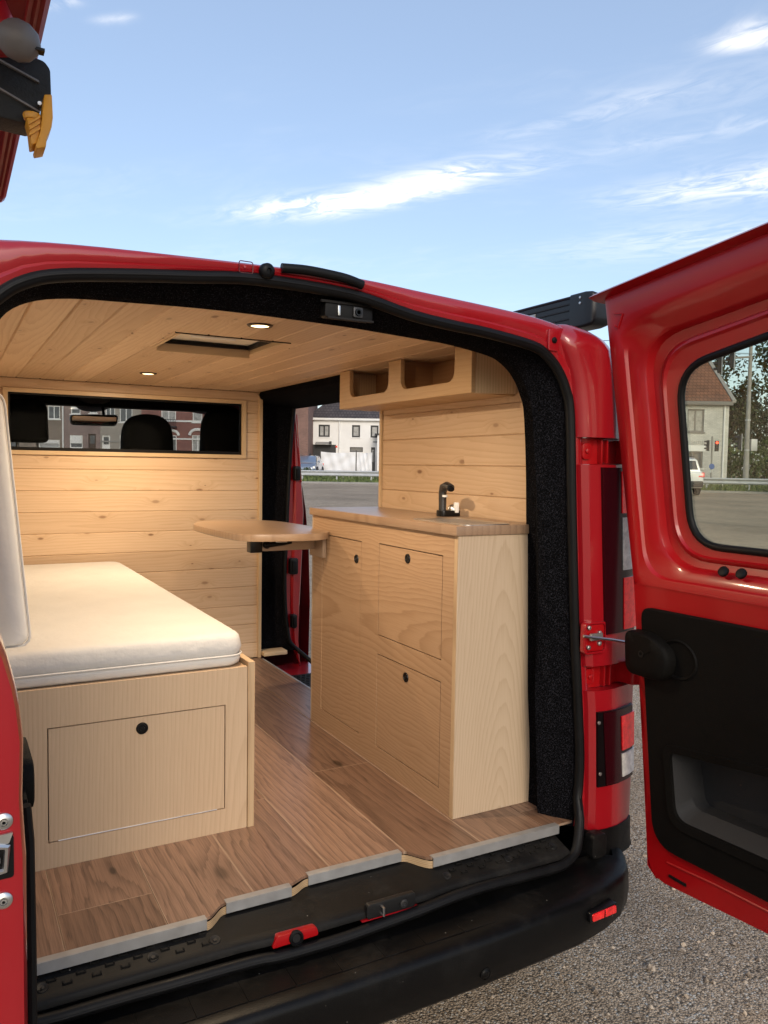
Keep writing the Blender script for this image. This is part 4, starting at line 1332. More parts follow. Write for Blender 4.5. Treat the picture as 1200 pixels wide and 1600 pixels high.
# ------------------------------------------------------------------ bed
def bed():
    b = thing('bed_box', 'pale ply bed base with one latched drawer front', 'bed', (-.35, 1.2, F))
    yb, zt = .377, .999
    d = (-.514, -.083, .6255, .901)
    g = .0028
    m = M()
    a0, a1 = -.727, -.0205
    for (xa, xb, za, zb_) in ((a0, a1, F, d[2] - g), (a0, a1, d[3] + g, zt), (a0, d[0] - g, d[2] - g, d[3] + g), (d[1] + g, a1, d[2] - g, d[3] + g)):
        m.box(xa, xb, yb, yb + .018, za, zb_)
    m.obj('front_panel', ASH_B, b, smooth=0, weld=False)
    M().box(-.70, -.04, yb + .0182, yb + .022, F + .01, zt - .01).obj('backing', DARK, b)
    dr = M().box(d[0], d[1], yb + .0005, yb + .016, d[2], d[3]).obj('drawer_front', ASH_B, b, smooth=0)
    latch_knob(dr, (-.296, yb - .0006, .872), (0, -1, 0))
    hg = M().cyl((d[0] + .02, yb - .0006, d[2] - .0005), (d[1] - .02, yb - .0006, d[2] - .0005), .0016, n=6).obj('piano_hinge', STEEL, b)
    sp = M().box(-.0190, -.0012, yb - .003, 2.165, F, zt + .013).obj('side_panel', PLYEDGE, b, bevel=.0008, seg=1)
    M().box(-.0011, .0, yb - .002, 2.165, F, zt + .012).obj('side_face', ASH_X, b)
    M().box(a0, -.022, yb + .02, 2.165, zt - .018, zt - .001).obj('bed_board', ASH_X, b)
    # mattress: soft box with piping
    x0, x1, y0, y1, z0, z1 = -.715, -.024, .388, 2.150, zt + .0015, 1.088
    rows = []
    random.seed(5)
    for z, k, bul in ((z0, .010, 0), (z0 + .006, .003, 0), (z0 + .020, .0, .002), (z0 + .028, .0015, .0), (z0 + .030, .004, 0), (z0 + .032, .0015, 0), (z0 + .05, -.002, .004), (z0 + .070, .002, .0), (z1 - .010, .004, 0), (z1 - .004, .009, 0), (z1 - .0005, .018, 0), (z1 + .001, .04, 0), (z1 + .003, .12, 0), (z1 + .004, .25, 0)):
        ring = []
        for (x, y) in rr(x0 + k, x1 - k, y0 + k, y1 - k, .045, 8):
            ring.append((x, y, z))
        rows.append(ring)
    mm = M().loft(rows, cu=True, cap0=True, cap1=True)
    mo = tag(mm.obj('mattress', FABRIC, None, smooth=80), 'cream white foam mattress lying on the ply bed base', 'mattress')
    M().tube([(x, y, z0 + .030) for x, y in rr(x0 - .001, x1 + .001, y0 - .001, y1 + .001, .045, 8)], .0028, 6, closed=True).obj('piping', FABRIC, mo)
    # cushion leaning on the left wall
    cs = []
    for y, k in ((.448, .022), (.450, .010), (.458, .003), (.475, 0), (2.08, 0), (2.10, .01), (2.105, .03)):
        q = rquad([(-.700 + k, 1.092), (-.545 - k, 1.092 + k * .3), (-.600 - k, 1.700 - k), (-.728 + k, 1.700 - k)], (.02, .03, .035, .03), 5)
        cs.append([(x, y, z) for x, z in q])
    cu = tag(M().loft(cs, cu=True, cap0=True, cap1=True).obj('backrest_cushion', CUSH, None, smooth=70), 'tall off-white cushion standing upright at the left end of the bed', 'cushion')
    q = rquad([(-.700, 1.09), (-.543, 1.09), (-.598, 1.702), (-.728, 1.702)], (.02, .03, .035, .03), 5)
    M().tube([(x, .460, z) for x, z in q], .0032, 6, closed=True).obj('piping', CUSH, cu)


bed()


# ------------------------------------------------------------------ table
def table():
    t = thing('folding_table', 'small brown wooden table top on a swivel arm', 'table', (.30, 1.25, 1.27))
    pts = [(.150, 1.53), (.132, 1.45), (.128, 1.25), (.140, 1.08), (.162, .985), (.205, .945), (.30, .925), (.40, .920), (.452, .935), (.495, .985), (.522, 1.07), (.540, 1.25), (.520, 1.52), (.46, 1.63), (.35, 1.665), (.215, 1.64)]
    sp = spline(pts + [pts[0]], 4)[:-1]
    o = [(p[0], p[1]) for p in [(*q,) if len(q) == 2 else q for q in sp]]
    M().prism(o, 'z', 1.275, 1.300).obj('tabletop', TABLEW, t, smooth=45, bevel=.003)
    M().box(.272, .485, 1.085, 1.105, 1.226, 1.268).box(.34, .36, 1.09, 1.40, 1.262, 1.2745).obj('swivel_arm', PLYEDGE if False else BRKT, t, bevel=.003)
    M().box(.230, .276, 1.075, 1.118, 1.222, 1.274).obj('arm_block', BLACKGLOSS, t, bevel=.004)
    M().tube(spline([(.282, 1.068, 1.250), (.30, 1.066, 1.250), (.34, 1.066, 1.254), (.382, 1.066, 1.260)], 4), .0085, 10).obj('clamp_lever', RUBBER, t)
    M().lathe((.292, 1.082, 1.250), (0, -1, 0), [(.014, 0), (.014, .010), (.008, .016)], 16).obj('clamp_knob', RUBBER, t)
    M().tube([(.310, 1.05, 1.2735), (.318, 1.05, 1.262), (.358, 1.05, 1.262), (.368, 1.05, 1.2735)], .0028, 6).obj('pull_handle', STEEL, t)
    M().box(.487, .502, 1.02, 1.14, 1.20, 1.272).obj('wall_bracket', BRKT, t, bevel=.002)


BRKT = plain('bracket_paint', (.34, .24, .165), .45, .2, 0, .5, .1, 20)
table()


# ------------------------------------------------------------------ overhead shelf
def shelf():
    s = thing('overhead_shelf', 'pale ply overhead shelf with two open compartments under the ceiling', 'shelf', (.72, .73, 1.757))
    x, y0, y1, z0, z1 = .6215, .287, 1.172, 1.757, 1.8985
    a, b = (.377, .700), (.785, 1.086)
    zl = 1.797
    # front board with two round-cornered openings that reach the ceiling
    def arc(cy, cz, r, s0, s1, n=6):
        return [(cy + r * math.cos(rad(s0 + (s1 - s0) * i / n)), cz + r * math.sin(rad(s0 + (s1 - s0) * i / n))) for i in range(n + 1)]
    r = .035
    poly = [(y0, z0), (y1, z0), (y1, z1), (b[1], z1)] + arc(b[1] - r, zl + r, r, 0, -90) + arc(b[0] + r, zl + r, r, 270, 180) + [(b[0], z1), (a[1], z1)] + arc(a[1] - r, zl + r, r, 0, -90) + arc(a[0] + r, zl + r, r, 270, 180) + [(a[0], z1), (y0, z1)]
    M().prism(poly, 'x', x, x + .016).obj('front_board', SHELFW, s, smooth=30, bevel=.0015, seg=1)
    M().prism([(x + .017, z0), (.79, z0 + .006), (.79, 1.872), (.775, z1), (x + .017, z1)], 'y', y0, y0 + .015).obj('end_panel', SHELF_E, s, bevel=.001, seg=1)
    M().prism([(x + .017, z0), (.79, z0), (.79, z1), (x + .017, z1)], 'y', y1 - .015, y1).obj('end_panel', SHELF_E, s, bevel=.001, seg=1)
    M().box(x + .0165, .789, y0 + .0155, y1 - .0155, z0 + .0005, z0 + .012).obj('shelf_board', SHELFW, s)
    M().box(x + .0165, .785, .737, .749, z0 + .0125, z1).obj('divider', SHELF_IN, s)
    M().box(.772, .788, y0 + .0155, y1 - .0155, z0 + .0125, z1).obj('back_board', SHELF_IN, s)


shelf()


# ------------------------------------------------------------------ ceiling lamps and hatch
def lamps():
    L = []
    for y, lab in ((.354, 'round lit ceiling spotlight nearest the rear door opening'), (1.661, 'smaller looking lit ceiling spotlight close to the partition window')):
        t = thing('ceiling_spotlight', lab, 'spotlight', (0, y, C), 0, 'recessed spotlights in the ceiling', local=True)
        M().lathe((0, 0, .001), (0, 0, -1), [(.024, -.001), (.034, 0), (.034, .002), (.031, .005), (.0245, .0055), (.0235, .001)], 28, cap=False).obj('ring', BRKD, t, smooth=40)
        M().lathe((0, 0, .0), (0, 0, -1), [(.0235, .001), (.0235, .0030), (.018, .0042), (.001, .0046)], 24).obj('lens', LAMP, t, smooth=50)
        ld = bpy.data.lights.new('spotlight_beam', 'AREA')
        ld.shape = 'DISK'
        ld.size = .044
        ld.energy = LAMP_W
        ld.color = (1.0, .77, .51)
        lo = bpy.data.objects.new('spotlight_beam', ld)
        COL.objects.link(lo)
        lo.parent = t
        lo.location = (0, 0, -.0065)
        L.append(t)


BRKD = plain('bronze_ring', (.05, .03, .02), .4, .6)
lamps()


def hatch():
    h = thing('roof_hatch', 'rectangular roof hatch with pale wooden sides in the board ceiling', 'hatch', (.01, .75, C))
    x0, x1, y0, y1 = -.150, .170, .592, .905
    z0, z1 = C - .002, C + .05
    t = .010
    m = lambda n, *b: M().box(*b).obj(n, PINE_T, h, bevel=.0015, seg=1)
    m('hatch_side', x0, x0 + t, y0, y1, z0, z1)
    m('hatch_side', x1 - t, x1, y0, y1, z0, z1)
    m('hatch_side', x0 + t, x1 - t, y0, y0 + t, z0, z1)
    m('hatch_side', x0 + t, x1 - t, y1 - t, y1, z0 - .012, z1)
    g = M()
    g.box(x0 + t, x1 - t, y1 - t - .012, y1 - t, C + .012, C + .024).box(x0 + t, x1 - t, y0 + t, y0 + t + .012, C + .012, C + .024).box(x0 + t, x0 + t + .012, y0 + t + .012, y1 - t - .012, C + .012, C + .024).box(x1 - t - .012, x1 - t, y0 + t + .012, y1 - t - .012, C + .012, C + .024)
    g.obj('hatch_gasket', RUBBER, h)
    M().box(x0 + t, x1 - t, y0 + t, y1 - t, C + .026, C + .032).obj('hatch_panel', PALEGL, h)
    M().box(x0 + .08, x1 - .10, y0 + .16, y0 + .178, C + .018, C + .0258).obj('hatch_handle', WHITEP, h, bevel=.004)
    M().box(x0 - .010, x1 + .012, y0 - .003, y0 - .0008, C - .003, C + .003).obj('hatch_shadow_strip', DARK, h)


hatch()


# ------------------------------------------------------------------ cab: seats and mirror seen through the partition window
def cab():
    def seat(name, lab, x, w, zt, y=2.50, shape='head'):
        s = thing(name, lab, 'seat', (x, y, .62), 0, 'dark seats in the cab')
        M().prism(rr(x - .23, x + .23, .62, 1.30 if shape == 'head' else 1.46, .07), 'y', y - .02, y + .11).obj('backrest', SEATF, s, bevel=.03)
        M().prism(rr(x - .23, x + .23, y + .05, y + .52, .06), 'z', .60, .76).obj('seat_cushion', SEATF, s, bevel=.03)
        rows = []
        zb = zt - (.205 if shape == 'head' else .30)
        hw = w / 2
        pr = rquad([(x - hw * 1.0, zb), (x + hw * 1.0, zb), (x + hw * .92, zt), (x - hw * .92, zt)], (.03, .03, .055, .055) if shape == 'head' else (.03, .03, .115, .115), 6)
        cx, cz = x, (zt + zb) / 2
        for yy, k in ((y - .045, .80), (y - .035, .93), (y - .01, 1.0), (y + .05, 1.0), (y + .075, .93), (y + .085, .8)):
            rows.append([(cx + (a - cx) * k, yy, cz + (c - cz) * k) for a, c in pr])
        hr = M().loft(rows, cu=True, cap0=True, cap1=True).obj('headrest', SEATF, s, smooth=60)
        for dxx in (-.045, .045):
            M().cyl((x + dxx, y + .02, zb - .16), (x + dxx, y + .02, zb + .03), .006, n=8).obj('headrest_post', STEEL_D, s)
    seat('car_seat', 'black driver seat, headrest at the left end of the partition window', -.378, .185, 1.832)
    seat('car_seat', 'black middle cab seat, broad round-topped back in the partition window', .181, .262, 1.786, shape='mid')
    seat('car_seat', 'black passenger seat at the right end of the partition window', .585, .255, 1.838, shape='round')
    m = thing('rear_view_mirror', 'black rear-view mirror hanging behind the windscreen', 'mirror', (0, 2.95, 1.77))
    hs = M().prism(rquad([(-.128, 1.737), (.112, 1.739), (.122, 1.803), (-.133, 1.793)], (.022, .022, .022, .022), 5), 'y', 2.955, 2.985).obj('mirror_housing', BLACKGLOSS, m, bevel=.008)
    M().prism(rquad([(-.118, 1.744), (.103, 1.746), (.112, 1.796), (-.122, 1.787)], (.016,) * 4, 4), 'y', 2.9535, 2.9555).obj('mirror_glass', SILVER, m, smooth=0)
    M().tube([(.045, 2.975, 1.80), (.045, 2.99, 1.835), (.045, 3.04, 1.865)], .008, 8).obj('mirror_stem', BLACKGLOSS, m)
    M().lathe((.0, 3.03, 1.868), (0, -.4, -1), [(.10, -.01), (.095, .012), (.06, .026), (.001, .03)], 20).obj('mirror_base', GREYP, m)


cab()


# ------------------------------------------------------------------ awning on the roof, carrier on the left door
def awning():
    a = thing('roof_awning', 'black awning cassette lying along the right edge of the roof', 'awning', (.95, 1.5, 1.96))
    x0, x1, z0, z1 = .908, .985, 1.955, 2.052
    ya, yb = .165, 2.75
    c = M().prism(rquad([(x0, z0), (x1, z0), (x1 + .002, z1 - .012), (x0, z1 - .004)], (.006, .012, .03, .010), 5), 'y', ya, yb).obj('cassette', AWN, a, smooth=40)
    for z in (2.028, 2.010, 1.985):
        M().box(x0 - .003, x0, ya + .004, yb, z - .003, z + .003).obj('cassette_rib', AWN, c, bevel=.001)
    M().tube([(x0 + .002, ya + .004, z1 - .006), (x0 + .002, yb, z1 - .006)], .0045, 8).obj('top_rail', AWN, c)
    e = M()
    pr = rquad([(x0 - .004, z0 - .004), (x1 + .004, z0 - .004), (x1 + .006, z1 - .010), (x0 - .004, z1 + .004)], (.010, .03, .04, .014), 7)
    cx, cz = (x0 + x1) / 2, (z0 + z1) / 2
    e.loft([[(cx + (x - cx) * k, y, cz + (z - cz) * k) for x, z in pr] for y, k in ((ya + .03, 1), (.135, 1), (.112, .94), (.104, .84), (.101, .5))], cu=True, cap0=True, cap1=True)
    e.obj('end_cap', AWN, a, smooth=50)
    for z in (2.022, 2.038):
        M().lathe((x0 - .004, .15, z), (-1, 0, 0), [(.004, 0), (.004, .002), (.001, .003)], 8).obj('screw', STEEL, a)
    lb = M().box(x0 - .0035, x0 - .0006, .355, .425, 1.992, 2.022).obj('blank_plate', GALV, a)
    for y in (.5, 1.5, 2.5):
        M().box(.86, .95, y, y + .06, 1.925, 1.957).obj('roof_bracket', AWN, a, bevel=.003)


awning()


def carrier():
    c = thing('door_carrier', 'dark red grooved carrier rail with black clamp arm and yellow lever', 'carrier', (-.70, -.75, 1.88))
    pr = [(-.641, 1.902), (-.645, 1.8985), (-.648, 1.9005), (-.6505, 1.8985), (-.653, 1.9005), (-.6555, 1.8985), (-.660, 1.900), (-.672, 1.905), (-.690, 1.910), (-.690, 1.932), (-.641, 1.932)]
    rows = []
    for y, k in ((-1.34, 0), (-.40, 0), (-.375, .001), (-.365, .004), (-.361, .010)):
        rows.append([(x - k * (1 if x > -.66 else 0), y, z + (k if z < 1.91 else -k * .6)) for x, z in pr])
    r = M().loft(rows, cu=True, cap0=True, cap1=True).obj('rail', REDMET, c, smooth=30)
    M().tube([(-.657, -1.34, 1.8985), (-.657, -.40, 1.8985)], .0016, 6).obj('rail_bead', PAINT, r)
    M().box(-.80, -.659, -1.34, -.40, 1.9105, 1.93).obj('rail_plate', PAINT, c, bevel=.002)
    # black arm with two ribs across and a rounded outer corner
    a = M().prism(rquad([(-0.7087, 1.8133), (-0.6547, 1.8103), (-0.6479, 1.8188), (-0.6473, 1.8332), (-0.6388, 1.8367), (-0.6394, 1.8579), (-0.6437, 1.8635), (-0.6514, 1.8646), (-0.7082, 1.8507)], (.004, .003, .006, .006, .002, .002, .003, .003, .004), 4), 'y', -0.9150, -0.8850).obj('clamp_arm', PLASTIC, c, bevel=.002)
    M().prism([(-0.7080, 1.8647), (-0.6482, 1.8438), (-0.6482, 1.8456), (-0.7080, 1.8665)], 'y', -0.9180, -0.9110).obj('arm_rib', GREYP, a, bevel=.0005)
    M().prism([(-0.7082, 1.8444), (-0.6479, 1.8200), (-0.6479, 1.8218), (-0.7082, 1.8462)], 'y', -0.9180, -0.9110).obj('arm_rib', GREYP, a, bevel=.0005)
    M().cyl((-0.6481, -0.9180, 1.8278), (-0.6481, -0.9100, 1.8278), .0016, n=10).obj('arm_rivet', STEEL, a)
    # yellow lever: bent strap with three ribs and a loop at its foot
    lv = M().prism([(-0.6475, 1.8139), (-0.6490, 1.8011), (-0.6524, 1.7899), (-0.6520, 1.7868), (-0.6448, 1.7895), (-0.6441, 1.7966), (-0.6404, 1.8064), (-0.6394, 1.8142), (-0.6400, 1.8321), (-0.6459, 1.8307)], 'y', -.9300, -.9050).obj('lever', YELLOW, c, bevel=.0014)
    M().prism([(-0.6567, 1.8030), (-0.6554, 1.7903), (-0.6512, 1.7922), (-0.6482, 1.8048), (-0.6481, 1.8149), (-0.6590, 1.8110)], 'y', -.9270, -.9070).obj('lever_web', YELLOW, lv, bevel=.0014)
    M().lathe((-0.6543, -0.9220, 1.8144), (0, 0, 1), [(.0062, -.003), (.0070, 0), (.0066, .0016), (.0036, .002)], 16).obj('lever_collar', YELLOW, lv)
    M().prism([(-0.6569, 1.7965), (-0.6488, 1.8032), (-0.6488, 1.8052), (-0.6569, 1.7985)], 'y', -.9285, -.9255).obj('lever_rib', YELLOW, lv)
    M().prism([(-0.6569, 1.8010), (-0.6488, 1.8077), (-0.6488, 1.8097), (-0.6568, 1.8030)], 'y', -.9285, -.9255).obj('lever_rib', YELLOW, lv)
    M().prism([(-0.6568, 1.8055), (-0.6488, 1.8122), (-0.6488, 1.8142), (-0.6568, 1.8074)], 'y', -.9285, -.9255).obj('lever_rib', YELLOW, lv)
    # grey knob on the inner end of the rail
    kb = M().lathe((-0.6785, -0.9674, 1.8531), (.95, -.15, -.34), [(.004, -.012), (.0075, -.010), (.0080, -.003), (.0112, .002), (.0140, .008), (.0140, .016), (.0105, .023), (.004, .027), (.001, .0275)], 20).obj('knob', GREYP, c, smooth=50)
    M().box(-0.6590, -0.6500, -0.9774, -0.9694, 1.8421, 1.8441).obj('knob_slot', BLACKGLOSS, kb)
    M().tube([(-0.7197, -0.9594, 1.9235), (-0.6957, -0.9634, 1.8995), (-0.6769, -0.9674, 1.8555)], .010, 10).obj('knob_stem', PAINT, c)
    M().box(-.85, -.76, -.72, -.60, 1.90, 1.95).obj('door_hook', PLASTIC, c, bevel=.004)


carrier()

# ------------------------------------------------------------------ houses beyond the car park
AZ = rad(28.8)
RX = Vector((math.cos(AZ), -math.sin(AZ), 0))      # along the facades
RY = Vector((math.sin(AZ), math.cos(AZ), 0))       # away from the car park


def facade(x0, x1, z0, z1, y, holes, mt, name, parent, reveal=.12):
    m = M()
    xs = sorted({x0, x1} | {q for h in holes for q in (h[0], h[1])})
    zs = sorted({z0, z1} | {q for h in holes for q in (h[2], h[3])})
    for i in range(len(xs) - 1):
        for j in range(len(zs) - 1):
            cx, cz = (xs[i] + xs[i + 1]) / 2, (zs[j] + zs[j + 1]) / 2
            if any(h[0] < cx < h[1] and h[2] < cz < h[3] for h in holes):
                continue
            m.add([(xs[i], y, zs[j]), (xs[i + 1], y, zs[j]), (xs[i + 1], y, zs[j + 1]), (xs[i], y, zs[j + 1])], [(0, 1, 2, 3)])
    for h in holes:
        a, b, c, d = h[:4]
        m.loft([[(p, yy, q) for p, q in ((a, c), (b, c), (b, d), (a, d))] for yy in (y, y + reveal)], cu=True)
    return m.obj(name, mt, parent, smooth=0)


def window(parent, a, b, c, d, y, frame, pane, mull=1, sill=None, t=.07, name='window', reveal=.10):
    f = M()
    yy = y + reveal - .05
    f.box(a, b, yy, yy + .05, c, c + t).box(a, b, yy, yy + .05, d - t, d).box(a, a + t, yy, yy + .05, c + t, d - t).box(b - t, b, yy, yy + .05, c + t, d - t)
    for k in range(mull):
        x = a + (b - a) * (k + 1) / (mull + 1)
        f.box(x - t * .5, x + t * .5, yy, yy + .045, c + t, d - t)
    o = f.obj(name, frame, parent, smooth=0)
    M().box(a + t * .5, b - t * .5, yy + .03, yy + .04, c + t * .5, d - t * .5).obj('pane', pane, o, smooth=0)
    if sill:
        M().box(a - .08, b + .08, y - .06, y + reveal - .055, c - .07, c - .001).obj('sill', sill, o)
    return o


def white_house():
    h = thing('white_house', 'white rendered house with dark tiled roof and black window frames', 'house', (24.09, 55.83, .55), -AZ, local=True)
    b = .55
    Z = lambda z: z - b
    wins = [(.75, 1.62, Z(3.80), Z(4.75), 1), (3.35, 3.98, Z(3.80), Z(4.75), 0), (4.80, 5.42, Z(3.80), Z(4.75), 0), (8.2, 9.1, Z(3.8), Z(4.75), 1)]
    low = [(.30, 2.12, 0.25, Z(3.20)), (3.20, 4.22, Z(2.66), Z(3.04)), (4.86, 5.18, .25, Z(3.05))]
    facade(0, 13, -.3, Z(5.26), 0, wins + low, RENDER, 'wall', h, .15)
    M().box(0, 13, .16, 8.5, -.3, Z(5.0)).obj('house_block', RENDER, h)
    for w in wins:
        window(h, *w[:4], 0, DARKFR, CURTAIN, w[4], RENDER, .12, reveal=.14)
    window(h, *low[1], 0, DARKFR, PANE, 0, None, .05, reveal=.14)
    M().box(*low[0][:2], .10, .14, low[0][2], low[0][3]).obj('garage_door', DARKFR, h)
    dr = M().box(*low[2][:2], .10, .14, low[2][2], low[2][3]).obj('door', DARKFR, h)
    M().box(4.92, 5.10, .085, .0985, Z(1.9), Z(2.85)).obj('door_pane', CURTAIN, dr)
    M().box(-.15, 13.1, -.28, -.002, Z(5.09), Z(5.27)).obj('gutter', WHITEP, h, bevel=.03)
    M().cyl((2.38, -.07, 0), (2.38, -.07, Z(5.1)), .055, n=8).obj('downpipe', WHITEP, h)
    r = M()
    ez, rz = Z(5.28), Z(7.9)
    r.add([(-.2, -.3, ez), (13.2, -.3, ez), (13.2, 4.2, rz), (2.4, 4.2, rz), (-.2, 8.7, ez), (13.2, 8.7, ez)], [(0, 1, 2, 3), (0, 3, 4), (3, 2, 5, 4)])
    r.obj('roof', ROOF_D, h, smooth=0)
    c = M().prism([(0, Z(3.42)), (-.55, Z(3.24)), (-.55, Z(3.18)), (0, Z(3.22))], 'x', .55, 1.75).obj('door_canopy', CONCRETE, h)
    M().box(1.62, 1.78, -.55, .0, Z(3.18), Z(3.45)).obj('canopy_end', DARKFR, c)
    e = M().box(5.35, 8.0, -1.6, -.01, -.3, Z(3.95)).obj('porch', RENDER, h)
    M().box(5.15, 8.1, -1.7, .0, Z(3.95), Z(4.06)).obj('porch_roof', DARKFR, e)
    for x, w in ((2.10, .14), (5.0, .36)):
        M().box(x, x + w, -.03, -.002, Z(2.98 if w < .2 else 3.44), Z(3.14 if w < .2 else 3.50)).obj('wall_sign', DARKFR if w > .2 else LENS_RED, h)


def tarp():
    t = thing('tarpaulin_screen', 'white tarpaulin sheet hung on dark posts before the white house', 'screen', (23.79, 52.85, .8), -AZ, local=True)
    for nm, xa, xb in (('sheet', .0, 2.58), ('sheet', 2.68, 3.82)):
        n = 18
        rows = []
        for j in range(9):
            z = .35 + 1.45 * j / 8
            rows.append([(xa + (xb - xa) * i / n, .05 * math.sin(i * 1.3 + j * .55 + xa) + .035 * math.sin(i * .5 - j * 1.1) - .06 * math.exp(-((i / n - .35 - j * .05) / .05) ** 2), z - .07 * math.sin(math.pi * i / n) * (j / 8)) for i in range(n + 1)])
        M().loft(rows).obj(nm, TARP, t, smooth=80)
    for x in (-.04, 2.63, 3.9):
        M().box(x - .035, x + .035, .06, .13, -.2, 1.95).obj('post', DARKFR, t)
    M().box(-.1, 1.0, -.04, .04, .05, .20).box(2.3, 4.3, -.04, .04, .05, .20).obj('base_rail', DARKFR, t)


def brick_building():
    h = thing('brick_house', 'tall brown brick gable wall to the left of the white house', 'house', (18.16, 54.54, .5), -AZ, local=True)
    M().box(0, 4.9, 0, 8, -.3, 8.0).obj('wall', BR_DARK, h)
    M().prism([(-.1, 7.99), (8.1, 7.99), (4, 10.4)], 'x', -.1, 5.0).obj('roof', ROOF_D, h)
    window(h, 1.2, 2.2, 3.4, 4.9, -.1, WHITEP, PANE, 1, WHITEP)


def pale_house():
    h = thing('pale_brick_house', 'pale grey brick house with orange tiled roof by the traffic lights', 'house', (41.58, 31.4, .35), -AZ, local=True)
    b = .35
    Z = lambda z: z - b
    up = [(-2.55, -1.52, Z(3.98), Z(5.38)), (-6.2, -5.2, Z(3.98), Z(5.38))]
    lo = [(-2.75, -1.52, Z(1.75), Z(2.78)), (-6.4, -5.0, .3, Z(2.8))]
    facade(-8, 0, -.4, Z(5.70), 0, up + lo, BR_PALE, 'wall', h, .14)
    M().box(-8, 0, .15, 8, -.4, Z(5.3)).obj('house_block', BR_PALE, h)
    for w in up:
        window(h, *w, 0, GREYFR, CURTAIN, 1, GREYFR, .09, reveal=.13)
    window(h, *lo[0], 0, GREYFR, PANE, 1, WHITEP, .08, reveal=.13)
    window(h, *lo[1], 0, GREYFR, PANE, 1, WHITEP, .08, reveal=.13)
    M().box(-2.95, -1.40, -.03, -.002, Z(2.80), Z(3.16)).obj('lintel', WHITEP, h)
    for i in range(13):
        M().box(-2.95 + i * .125, -2.95 + i * .125 + .07, -.045, -.002, Z(3.24), Z(3.46)).obj('brick', BR_PALE, h)
    M().box(-8.1, .12, -.32, .0, Z(5.62), Z(5.86)).obj('gutter', GREYFR, h, bevel=.03)
    M().cyl((-.30, -.07, 0), (-.30, -.07, Z(5.7)), .055, n=8).obj('downpipe', WHITEP, h)
    r = M()
    e, k = Z(5.87), Z(8.75)
    r.add([(-8.15, -.32, e), (.02, -.32, e), (.02, 3.6, k), (-8.15, 3.6, k), (-8.15, 8.2, e), (.02, 8.2, e)], [(0, 1, 2, 3), (3, 2, 5, 4), (1, 5, 2)])
    rf = r.obj('roof', ROOF_O, h, smooth=0)
    M().prism([(-.36, e - .08), (-.36, e + .06), (3.6, k + .08), (3.6, k - .06)], 'x', .025, .26).obj('verge', CONCRETE, rf)
    M().box(-2.9, -2.35, 1.45, 1.80, Z(7.06), Z(7.42)).obj('roof_light', GREYP, rf, bevel=.02)
    rt = M()
    for i in range(34):
        x = -8.1 + i * .24
        rt.cyl((x, 3.6, k + .02), (x + .235, 3.6, k + .02), .09, n=6)
    tag(rt.obj('ridge_tile', ROOF_O, rf), kind='stuff')


GREYFR = plain('grey_frame', (.20, .19, .18), .6)


